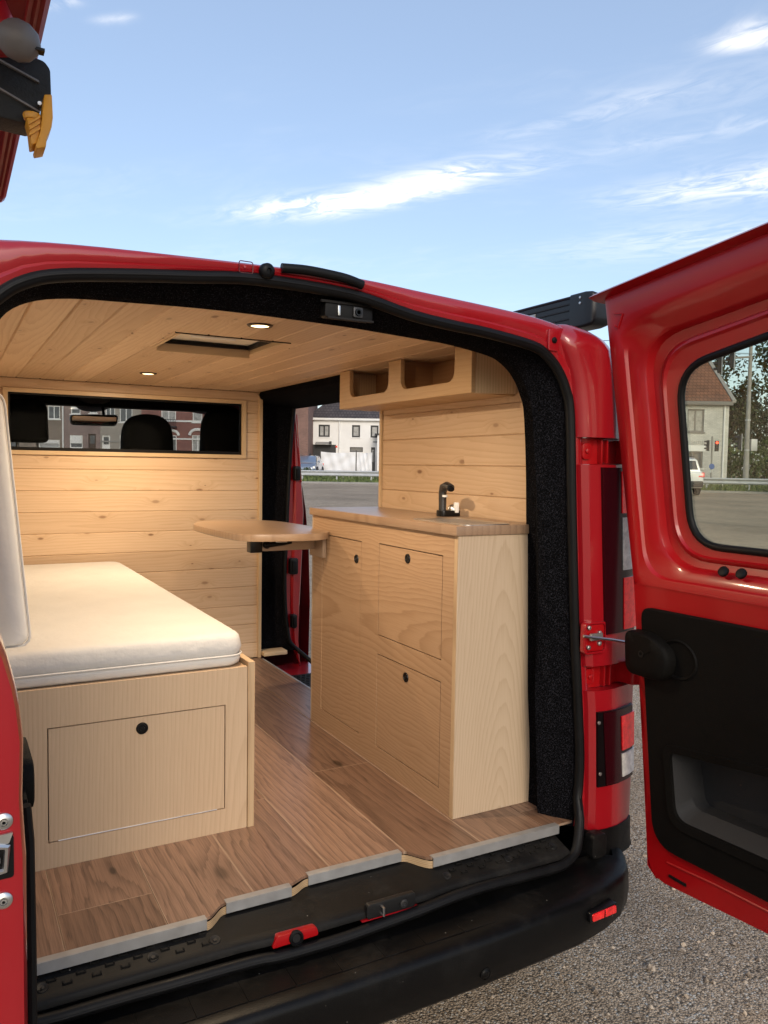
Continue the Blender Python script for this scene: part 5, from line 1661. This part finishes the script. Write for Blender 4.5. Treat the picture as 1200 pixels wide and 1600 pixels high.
def row_houses():
    # seen through the windscreen only; four fronts side by side
    org = Vector((5.39, 63.68, .55))
    k = 1 / 20.75
    X = lambda px: (px - 60) * k
    Zp = lambda py, px: 3.04 + (690 - py) * .0482 + (px - 60) * .0154 * .0482 - .55
    def house(label, mt, pa, pb, holes, h=8.2, roofm=ROOF_G, bands=()):
        o = org + RX * X(pa)
        t = thing('row_house', label, 'house', o, -AZ, 'terraced houses along the street', local=True)
        x0 = X(pa)
        hs = []
        for (a, c, u, l, *_r) in holes:
            hs.append((X(a) - x0, X(c) - x0, Zp(l, (a + c) / 2), Zp(u, (a + c) / 2)))
        w = X(pb) - x0 - .004
        facade(0, w, -.4, h, 0, hs, mt, 'wall', t, .14)
        M().box(.0, w, .16, 8, -.4, h - .3).obj('house_block', mt, t)
        for q, (a, c, u, l, fr, pn, mu, kind) in zip(hs, holes):
            if kind == 'door':
                d = M().box(q[0], q[1], .09, .13, q[2], q[3]).obj('door', fr, t)
                M().box(q[0] + .12, q[1] - .12, .075, .0885, q[2] + (q[3] - q[2]) * .55, q[3] - .12).obj('pane', pn, d)
            elif kind == 'shutter':
                wd = window(t, *q, 0, fr, pn, 0, WHITEP)
                for s in range(5):
                    z = q[2] + .35 + (q[3] - q[2] - .42) * s / 5
                    M().box(q[0] + .075, q[1] - .075, .02, .045, z + .004, z + (q[3] - q[2] - .42) / 5).obj('slat', WHITEP, wd)
            else:
                wd = window(t, *q, 0, fr, pn, mu, WHITEP)
                if kind == 'arch':
                    cx, cz, rr_ = (q[0] + q[1]) / 2, q[3] - .02, (q[1] - q[0]) / 2 + .16
                    pts = [(cx + rr_ * math.cos(rad(a)), -.04, cz + rr_ * .75 * math.sin(rad(a))) for a in range(0, 181, 15)]
                    M().tube(pts, .11, 6).obj('arch_trim', WHITEP, wd)
        for (u, l, mm) in bands:
            M().box(0, w, -.05, -.002, Zp(l, (pa + pb) / 2), Zp(u, (pa + pb) / 2)).obj('band', mm, t)
        M().prism([(-.3, h), (4.2, h + 3.2), (8.2, h)], 'x', 0, w).obj('roof', roofm, t)
        return t, x0
    W_, D_ = WHITEP, DARKFR
    t, x0 = house('brown brick terraced house with white framed upper window and white garage shutter', BR_BROWN, -140, 100, [(75, 94, 634, 655, W_, PANE, 1, 'w'), (60, 93, 687, 700, W_, CURTAIN, 0, 'shutter'), (20, 40, 634, 655, W_, PANE, 1, 'w'), (-60, -40, 634, 655, W_, PANE, 1, 'w'), (10, 30, 685, 712, D_, PANE, 0, 'door')])
    M().cyl((X(99) - x0, -.06, 0), (X(99) - x0, -.06, 8), .06, n=8).obj('downpipe', WHITEP, t)
    house('plum coloured brick terraced house with dark arched door and white shutters', BR_PLUM, 100, 157, [(111, 126, 628, 647, W_, PANE, 0, 'shutter'), (109, 129, 680, 700, W_, PANE, 0, 'shutter'), (138, 150, 678, 712, BROWNDOOR, PANE, 0, 'door'), (140, 152, 626, 646, W_, PANE, 1, 'w')])
    house('grey rendered terraced house with white door and pale sills', BR_GREY, 157, 221, [(187, 207, 637, 660, W_, PANE, 1, 'w'), (159, 172, 680, 712, W_, PANE, 0, 'door'), (187, 207, 680, 702, W_, PANE, 1, 'w'), (165, 180, 634, 657, W_, PANE, 1, 'w')], bands=((689, 691, CONCRETE),))
    t, x0 = house('red brick terraced house with white bands and arched ground floor windows', BR_RED, 221, 420, [(252, 275, 635, 657, W_, CURTAIN, 1, 'w'), (301, 316, 638, 660, W_, CURTAIN, 0, 'w'), (300, 318, 680, 706, W_, CURTAIN, 1, 'arch'), (262, 276, 680, 712, W_, PANE, 0, 'arch'), (345, 362, 638, 660, W_, CURTAIN, 1, 'w'), (345, 362, 682, 706, W_, CURTAIN, 1, 'arch')], bands=((632, 635, WHITEP), (657.5, 660, WHITEP), (685.5, 687.5, WHITEP)))
    bc = M()
    z0 = Zp(668, 262)
    xa, xb = X(256) - x0, X(277) - x0
    bc.box(xa, xb, -.5, -.06, z0, z0 + .08)
    for i in range(9):
        x = xa + (xb - xa) * i / 8
        bc.box(x - .015, x + .015, -.5, -.47, z0 + .08, z0 + .55)
    bc.box(xa, xb, -.51, -.46, z0 + .55, z0 + .60)
    bc.obj('balcony', DARKFR, t)


BROWNDOOR = plain('brown_door', (.07, .045, .03), .6)
white_house(); tarp(); brick_building(); pale_house(); row_houses()


# ------------------------------------------------------------------ verge, guard rail, grass
RAIL = [(-6.0, 53.5), (6.0, 48.0), (12.0, 44.6), (17.39, 40.96), (21.34, 38.40), (27.5, 32.4), (33.46, 26.41), (38.5, 20.6), (44, 13)]


def along(path, s):
    d = 0
    for (a, b) in zip(path, path[1:]):
        L = math.dist(a, b)
        if d + L >= s:
            t = (s - d) / L
            return (a[0] + (b[0] - a[0]) * t, a[1] + (b[1] - a[1]) * t), math.atan2(b[1] - a[1], b[0] - a[0])
        d += L
    return path[-1], 0


RL = sum(math.dist(a, b) for a, b in zip(RAIL, RAIL[1:]))


def guard_rail():
    g = thing('guard_rail', 'galvanised guard rail along the grass verge behind the car park', 'guard rail', (17.39, 40.96, gz(17.39, 40.96)), 0)
    prof = [(0, .34), (.035, .37), (.035, .43), (0, .46), (-.01, .50), (0, .54), (.035, .57), (.035, .63), (0, .66)]
    rows = []
    N = 60
    for i in range(N + 1):
        (x, y), a = along(RAIL, RL * i / N)
        n = Vector((math.sin(a), -math.cos(a), 0))
        z = gz(x, y)
        rows.append([(x + n.x * q, y + n.y * q, z + h) for q, h in prof])
    M().loft(rows).obj('rail_beam', GALV, g, smooth=50)
    s = .5
    pm = None
    while s < RL:
        (x, y), a = along(RAIL, s)
        if pm is None:
            pm = M().box(-.04, .04, .01, .10, -.2, .62).mesh('post', GALV)
        obj('post', pm, g, (x, y, gz(x, y)), (0, 0, a))
        s += 2.0


def verge():
    m = M()
    rows = []
    for i in range(41):
        (x, y), a = along(RAIL, RL * i / 40)
        n = Vector((math.sin(a), -math.cos(a), 0))
        rows.append([(x + n.x * q, y + n.y * q, gz(x + n.x * q, y + n.y * q) + .012 + (.05 if q < 2 else 0)) for q in (2.6, 1.5, 0, -3.5, -5)])
    tag(M().loft(rows).obj('grass_verge', VERGE, smooth=60), 'green grass verge strip along the guard rail', 'verge', kind='structure')
    km = M()
    rows = []
    for i in range(41):
        (x, y), a = along(RAIL, RL * i / 40)
        n = Vector((math.sin(a), -math.cos(a), 0))
        rows.append([(x + n.x * q, y + n.y * q, gz(x + n.x * q, y + n.y * q) + h) for q, h in ((2.75, -.02), (2.75, .10), (2.61, .10), (2.61, -.02))])
    tag(km.loft(rows).obj('kerb', CONCRETE, smooth=30), 'low concrete kerb between gravel and grass', 'kerb', kind='structure')
    # grass blades
    rng = np.random.default_rng(4)
    v, f = [], []
    for i in range(9000):
        s = rng.uniform(RL * .22, RL * .98)
        (x, y), a = along(RAIL, s)
        q = rng.uniform(-4.5, 2.55)
        px, py = x + math.sin(a) * q, y - math.cos(a) * q
        z = gz(px, py)
        h = rng.uniform(.10, .30) * (1.6 if q < -1 else 1)
        w = rng.uniform(.02, .06)
        t = rng.uniform(0, 3.14)
        dxx, dyy = math.cos(t) * w, math.sin(t) * w
        lx, ly = rng.normal(0, .07), rng.normal(0, .07)
        b = len(v)
        v += [(px - dxx, py - dyy, z), (px + dxx, py + dyy, z), (px + lx + dxx * .2, py + ly + dyy * .2, z + h), (px + lx * 1.5, py + ly * 1.5, z + h * 1.15)]
        f += [(b, b + 1, b + 2), (b, b + 2, b + 3)]
    me = bpy.data.meshes.new('grass')
    me.from_pydata(v, [], f)
    me.materials.append(GRASSM)
    tag(obj('grass', me), 'ragged green grass growing along the guard rail', 'grass', kind='stuff')


VERGE = plain('verge_soil', (.085, .115, .035), .95, 0, 0, .2, .35, 1.6)
guard_rail(); verge()


# ------------------------------------------------------------------ trees and bushes
def leaves(name, mt, parent, blobs, n, size, seed):
    rng = np.random.default_rng(seed)
    vs = np.zeros((n * 4, 3))
    wts = np.array([b[3] ** 2 for b in blobs])
    pick = rng.choice(len(blobs), n, p=wts / wts.sum())
    c = np.array([b[:3] for b in blobs])[pick]
    r = np.array([b[3] for b in blobs])[pick]
    d = rng.normal(size=(n, 3))
    d /= np.linalg.norm(d, axis=1)[:, None]
    rr_ = r * rng.uniform(.25, 1.08, n) ** .6
    p = c + d * rr_[:, None] * np.array([1, 1, .85])
    a = rng.normal(size=(n, 3)); a /= np.linalg.norm(a, axis=1)[:, None]
    b = np.cross(a, rng.normal(size=(n, 3))); b /= np.linalg.norm(b, axis=1)[:, None]
    s = rng.uniform(.5, 1.2, n)[:, None] * size
    vs[0::4] = p - a * s
    vs[1::4] = p + b * s * .5
    vs[2::4] = p + a * s
    vs[3::4] = p - b * s * .5
    me = bpy.data.meshes.new(name)
    me.from_pydata(vs.tolist(), [], [(4 * i, 4 * i + 1, 4 * i + 2, 4 * i + 3) for i in range(n)])
    me.materials.append(mt)
    return obj(name, me, parent)


def tree(x, y, h, sp, label, seed, mt=None, n=3800):
    rng = random.Random(seed)
    z0 = gz(x, y)
    t = thing('tree', label, 'tree', (x, y, z0), 0, 'trees behind the traffic light mast', local=True)
    tr = M()
    top = Vector((rng.uniform(-.3, .3), rng.uniform(-.3, .3), h * .78))
    tr.tube([(0, 0, -.3), (.05, .02, h * .2), (top.x * .5, top.y * .5, h * .5), tuple(top)], [.02 * h, .016 * h, .010 * h, .004 * h], 8)
    blobs = []
    for i in range(13):
        a = rng.uniform(0, 6.283)
        zz = h * rng.uniform(.22, .70)
        q = sp * rng.uniform(.45, 1.0)
        e = Vector((math.cos(a) * q, math.sin(a) * q, zz + h * rng.uniform(.08, .25)))
        s = Vector((top.x * zz / h, top.y * zz / h, zz))
        tr.tube([tuple(s), tuple(s.lerp(e, .5) + Vector((0, 0, .1 * h * .3))), tuple(e)], [.006 * h, .004 * h, .002 * h], 6)
        blobs.append((e.x, e.y, e.z, rng.uniform(.16, .28) * sp + .35))
        m_ = s.lerp(e, .6)
        blobs.append((m_.x, m_.y, m_.z, rng.uniform(.14, .24) * sp + .3))
    blobs.append((top.x, top.y, h * .86, .14 * h))
    tr.obj('trunk', BARK, t, smooth=60)
    leaves('crown', mt or LEAF_A, t, blobs, n, .17, seed)
    return t


for (dpx, h, sp, lab, sd_, n) in (((47.6, 36.0), 9.3, 2.6, 'dark green tree beside the pale house wall', 1, 3800), ((50.6, 34.0), 10.4, 2.8, 'tallest dark tree with sky showing through its crown, behind the mast', 2, 3800), ((53.8, 33.0), 9.6, 3.0, 'broad dark tree to the right of the traffic light mast', 3, 3800),
                           ((49.6, 38.2), 7.0, 2.2, 'lower dense tree filling the gap behind the house corner', 4, 3000), ((56.5, 31.0), 8.6, 2.8, 'spreading dark tree beyond the parked dark car', 5, 3000), ((52.2, 36.4), 6.2, 2.6, 'small bushy tree between the taller trunks', 6, 3000)):
    tree(*dpx, h, sp, lab, sd_, n=n)


def hedge():
    rng = random.Random(9)
    bl = []
    for i in range(46):
        k = i / 45
        x, y = 44.0 + 14 * k, 33.5 - 5.5 * k
        bl.append((x + rng.uniform(-.5, .5), y + rng.uniform(-.5, .5), gz(x, y) + rng.uniform(.3, 2.6), rng.uniform(.8, 1.3)))
    o = leaves('undergrowth', LEAF_B, None, bl, 9000, .18, 77)
    tag(o, 'tangled green undergrowth below the dark trees', 'undergrowth', kind='stuff')
    b = thing('bush', 'small green bush beside the guard rail left of the white house', 'bush', (19.2, 44.8, gz(19.2, 44.8)), 0, local=True)
    leaves('leaves', LEAF_B, b, [(0, 0, .35, .45), (.45, -.2, .3, .35), (-.4, .1, .3, .35)], 700, .09, 5)
    M().tube([(0, 0, -.1), (0, 0, .4)], .03, 6).obj('stem', BARK, b)


hedge()


# ------------------------------------------------------------------ traffic lights and wires
def signal(parent, c, az, s=1.0, lit=None, back=True):
    """three-lens head facing azimuth az"""
    x, y, z = c
    d = Vector((math.sin(az), math.cos(az), 0))
    w = Vector((d.y, -d.x, 0))
    def bx(m, a0, a1, b0, b1, c0, c1):
        P = [Vector((x, y, z)) + w * (a * s) + d * (b * s) + Vector((0, 0, q * s)) for q in (c0, c1) for b in (b0, b1) for a in (a0, a1)]
        m.add(P, [(0, 2, 3, 1), (4, 5, 7, 6), (0, 1, 5, 4), (2, 6, 7, 3), (0, 4, 6, 2), (1, 3, 7, 5)])
        return m
    h = bx(M(), -.17, .17, -.12, .10, -.48, .48).obj('signal_head', DARKFR, parent, smooth=0, bevel=.02)
    if back:
        bx(M(), -.26, .26, -.15, -.123, -.58, .58).obj('back_plate', GALV, parent)
    for k, zz in enumerate((.31, 0, -.31)):
        p = Vector((x, y, z)) + d * (.10 * s) + Vector((0, 0, zz * s))
        M().cyl(p, p + d * .02 * s, .115 * s, n=16).obj('lens', REDLIT if lit == k else DARKLENS, h)
        vz = M()
        rows = []
        for q in (0, .22):
            rows.append([p + d * (q * s) + w * (.135 * s * math.cos(rad(a))) + Vector((0, 0, .135 * s * math.sin(rad(a)))) for a in range(0, 181, 20)])
        vz.loft(rows).obj('visor', DARKFR, h)
    return h


def traffic():
    x, y = 39.74, 28.68
    z = gz(x, y)
    t = thing('traffic_light', 'tall grey traffic light mast with two signal heads on its arm', 'traffic light', (x, y, z))
    M().tube([(x, y, z - .2), (x, y, z + 3.0), (x, y, z + 9.2)], [.17, .13, .085], 12).obj('pole', CONCRETE, t)
    A = Vector((x, y, 8.15))
    e = A - RX * 1.55
    M().tube([tuple(A), tuple(A - RX * .8 - Vector((0, 0, .06))), tuple(e - Vector((0, 0, .26)))], .06, 8).obj('arm', CONCRETE, t)
    M().tube([tuple(A + Vector((0, 0, -.25)) - RX * .1), tuple(A - RX * .32 + Vector((0, 0, -.15))), tuple(A - RX * .42 + Vector((0, 0, -.55)))], .02, 6).obj('cable', DARKFR, t)
    left = AZ - rad(62)
    c1 = e - RX * .20 + Vector((0, 0, -.45))
    c2 = e + RX * .28 - RY * .5 + Vector((0, 0, -.22))
    signal(t, tuple(c1), left)
    signal(t, tuple(c2), left)
    P = Vector((x, y, 0))
    c3 = P - RX * .42 + Vector((0, 0, 3.26))
    signal(t, tuple(c3), left, .85)
    cb = P + RX * .36
    bxm = M().box(-.18, .18, -.14, .14, -.34, .34).mesh('control_box', GALV, bevel=.02)
    obj('control_box', bxm, t, (cb.x, cb.y, 3.12), (0, 0, -AZ))
    for zz in (2.78, 4.5):
        M().cyl((x, y, zz), (x, y, zz + .09), .155, n=12).obj('strap', GALV, t)
    x2, y2 = 37.25, 29.05
    z2 = gz(x2, y2)
    s = thing('traffic_light', 'short post traffic light showing red in front of the pale house', 'traffic light', (x2, y2, z2))
    M().cyl((x2, y2, z2 - .1), (x2, y2, 3.55), .05, n=10).obj('pole', CONCRETE, s)
    Q = Vector((x2, y2, 0))
    a = Q - RX * .24 + Vector((0, 0, 3.02))
    signal(s, tuple(a), left, .62, None, False)
    b = Q + RX * .26 + Vector((0, 0, 3.0))
    signal(s, tuple(b), AZ + rad(180 + 12), .62, 0, False)
    M().lathe((x2 - RY.x * .05, y2 - RY.y * .05, 1.85), tuple(-RY), [(.16, 0), (.16, .02), (.01, .025)], 14).obj('round_sign', BLUESIGN, s)
    M().box(x2 - .07, x2 + .07, y2 - .03, y2 + .03, 1.50, 1.66).obj('small_plate', WHITEP, s)
    for i, (za, zb) in enumerate(((8.62, 8.60), (8.30, 8.10), (9.05, 9.0), (8.85, 8.4))):
        a = Vector((x, y, 0)) - RX * 22 + RY * (1.5 * i - 2)
        b = Vector((x, y, 0)) + RX * 18 + RY * (1.0 * i - 2)
        pts = []
        for k in range(13):
            q = k / 12
            p = a.lerp(b, q)
            pts.append((p.x, p.y, za + (zb - za) * q - .35 * 4 * q * (1 - q) * .4 + .14))
        w = M().tube(pts, .012, 5).obj('overhead_wire', DARKFR)
        tag(w, ('thin wire meeting the mast just above its signal arm', 'sagging thin wire crossing below the signal arm of the mast', 'highest thin wire crossing the sky near the top of the mast', 'steeply slanting thin wire running down to the right past the mast')[i], 'wire', 'overhead wires')


BLUESIGN = plain('blue_sign', (.03, .10, .32), .4)
traffic()


# ------------------------------------------------------------------ parked cars
def car(name, label, paint, x, y, az, L=4.3, Wd=1.8, H=1.65):
    """local y points to the car's nose"""
    t = thing(name, label, 'car', (x, y, gz(x, y)), -az, 'parked cars', local=True)
    h = Wd / 2
    # lower body: cross-sections along the length
    st = [(-L / 2, .86, .42, .98), (-L / 2 + .06, .95, .36, 1.02), (-L / 2 + .3, 1.0, .30, 1.05), (-L * .2, 1.0, .26, 1.06), (L * .1, 1.0, .26, 1.04), (L * .22, .99, .26, 1.02), (L * .36, .97, .28, .97), (L / 2 - .15, .93, .30, .86), (L / 2 - .02, .82, .38, .70), (L / 2, .72, .44, .62)]
    rows = []
    for yy, k, zb, zt in st:
        w = h * k
        rows.append([(-w * .94, yy, zb), (-w, yy, zb + .12), (-w * 1.01, yy, (zb + zt) / 2), (-w * .97, yy, zt - .07), (-w * .90, yy, zt), (0, yy, zt + .02), (w * .90, yy, zt), (w * .97, yy, zt - .07), (w * 1.01, yy, (zb + zt) / 2), (w, yy, zb + .12), (w * .94, yy, zb)])
    b = M().loft(rows, cu=True, cap0=True, cap1=True).obj('body', paint, t, smooth=45)
    # cabin
    cb = [(-L / 2 + .10, 1.03, .80), (-L / 2 + .30, H - .10, .70), (-L / 2 + .6, H - .01, .70), (-L * .1, H, .71), (L * .06, H - .05, .70), (L * .12, H - .14, .70), (L * .28, 1.02, .82)]
    rows = []
    for yy, z, k in cb:
        w = h * k
        base = h * .90
        rows.append([(-base, yy, 1.0), (-base * .985, yy, 1.02 + (z - 1.02) * .15), (-w * 1.02, yy, z - .05 * (z > 1.2)), (-w * .93, yy, z), (0, yy, z + .025), (w * .93, yy, z), (w * 1.02, yy, z - .05 * (z > 1.2)), (base * .985, yy, 1.02 + (z - 1.02) * .15), (base, yy, 1.0)])
    M().loft(rows, cap0=True, cap1=True).obj('cabin', paint, t, smooth=40)
    # glass, slightly proud
    y0, y1 = -L / 2 + .10, -L / 2 + .30
    g = .012
    M().add([(-h * .70, y0 - g + .035, 1.11), (h * .70, y0 - g + .035, 1.11), (h * .62, y1 - g - .015, H - .15), (-h * .62, y1 - g - .015, H - .15)], [(0, 1, 2, 3)]).obj('rear_window', CARGL, t, smooth=0)
    for s in (-1, 1):
        xx = lambda z: s * (h * (.885 + (.72 - .885) * (z - 1.02) / (H - 1.07)) + .018)
        for n, (ya, yb, yc, yd) in (('side_window', (-L / 2 + .50, -L * .13, -L * .13, -L / 2 + .62)), ('side_window', (-L * .11, L * .22, L * .08, -L * .11))):
            M().add([(xx(1.1), ya, 1.10), (xx(1.1), yb, 1.10), (xx(H - .17), yc, H - .17), (xx(H - .17), yd, H - .17)], [(0, 1, 2, 3)]).obj(n, CARGL, t, smooth=0)
        M().prism(rquad([(-L / 2 - .015, .78), (-L / 2 + .22, .80), (-L / 2 + .20, 1.0), (-L / 2 + .03, 1.0)], .04, 3), 'x', s * h * .70, s * (h * .985)).obj('tail_light', LENS_RED, t, bevel=.01)
        M().prism(rquad([(L / 2 - .28, .66), (L / 2 - .02, .62), (L / 2 - .06, .76), (L / 2 - .30, .82)], .04, 3), 'x', s * h * .55, s * (h * .93)).obj('headlight', LENS_WHITE, t, bevel=.01)
        M().prism(rr(L * .17, L * .24, 1.02, 1.16, .03), 'x', s * (h * 1.0), s * (h * 1.14)).obj('door_mirror', paint if paint is not CARWHITE else CARWHITE, t, bevel=.02)
        M().tube([(s * h * .62, -L / 2 + .5, H + .03), (s * h * .63, -L * .1, H + .045), (s * h * .62, L * .05, H + .01)], .018, 6).obj('roof_bar', DARKFR, t)
        for yy in (-L / 2 + .82, L / 2 - .82):
            wv = M().lathe((s * (h - .20), yy, .33), (s, 0, 0), [(.18, 0), (.30, 0), (.335, .03), (.335, .17), (.31, .205), (.22, .21)], 24, cap=False).obj('wheel', TYRE, t, smooth=40)
            M().lathe((s * (h - .02), yy, .33), (s, 0, 0), [(.225, .025), (.19, .0), (.05, .012), (.005, .014)], 20).obj('rim', GALV, wv, smooth=40)
            M().tube([(s * (h * 1.0), yy + .41 * math.cos(rad(a)), .33 + .41 * math.sin(rad(a))) for a in range(0, 181, 15)], .04, 6).obj('wheel_arch', DARKFR, t)
    M().prism(rr(-h * .92, h * .92, .36, .62, .06), 'y', -L / 2 - .06, -L / 2 + .10).obj('bumper', DARKFR, t, bevel=.03)
    M().box(-.26, .26, -L / 2 - .068, -L / 2 - .0605, .66 - .16, .78 - .17).obj('number_plate', WHITEP, t)
    M().tube([(-.1, -L * .1, H + .02), (-.1, -L * .12, H + .14), (-.1, -L * .17, H + .16)], [.04, .03, .01], 8).obj('roof_fin', DARKFR, t)
    return t


CARGL = plain('car_glass', (.012, .014, .016), .06, 0, .6, .6)
car('parked_car', 'white estate car parked by the guard rail, half hidden by the door', CARWHITE, 28.5, 24.2, rad(34))
car('parked_car', 'dark grey car parked at the right edge of the door window', CARDARK, 33.6, 20.6, rad(218), 4.3, 1.82, 1.56)
car('parked_car', 'blue grey car parked beyond the rail left of the white house', CARBLUE, 20.35, 47.4, rad(212), 4.2, 1.72, 1.48)


# ------------------------------------------------------------------ loose stones on the gravel near the van
def stones():
    rng = np.random.default_rng(8)
    n = 26000
    # denser near the camera's view of the ground
    x = rng.uniform(-.2, 4.5, n)
    y = rng.uniform(-1.3, 4.5, n)
    keep = (x > .1) & ((x - .2) > (y + .2) * -.2)
    x, y = x[keep], y[keep]
    n = len(x)
    r = rng.gamma(2.0, .0019, n) + .0016
    base = np.array([(1, 0, 0), (-.5, .87, 0), (-.5, -.87, 0), (0, 0, .75), (.6, .5, .35), (-.7, .1, .4), (.2, -.8, .3)])
    faces = [(0, 4, 3), (4, 1, 3), (1, 5, 3), (5, 2, 3), (2, 6, 3), (6, 0, 3)]
    k = len(base)
    a = rng.uniform(0, 6.283, n)
    sc = rng.uniform(.6, 1.4, (n, 1, 3))
    P = base[None] * sc
    ca, sa = np.cos(a)[:, None], np.sin(a)[:, None]
    X = (P[..., 0] * ca - P[..., 1] * sa) * r[:, None] + x[:, None]
    Y = (P[..., 0] * sa + P[..., 1] * ca) * r[:, None] + y[:, None]
    Zz = P[..., 2] * r[:, None]
    gzv = np.clip((X * math.sin(rad(35)) + Y * math.cos(rad(35))) - 3, 0, 90) * .0155
    V = np.stack([X, Y, Zz + gzv - .0004], -1).reshape(-1, 3)
    Fc = (np.array(faces)[None] + (np.arange(n) * k)[:, None, None]).reshape(-1, 3)
    me = bpy.data.meshes.new('gravel')
    me.from_pydata(V.tolist(), [], Fc.tolist())
    me.materials.append(STONE)
    tag(obj('gravel', me), 'loose grey and brown stones scattered over the car park beside the van', 'gravel', kind='stuff')


stones()
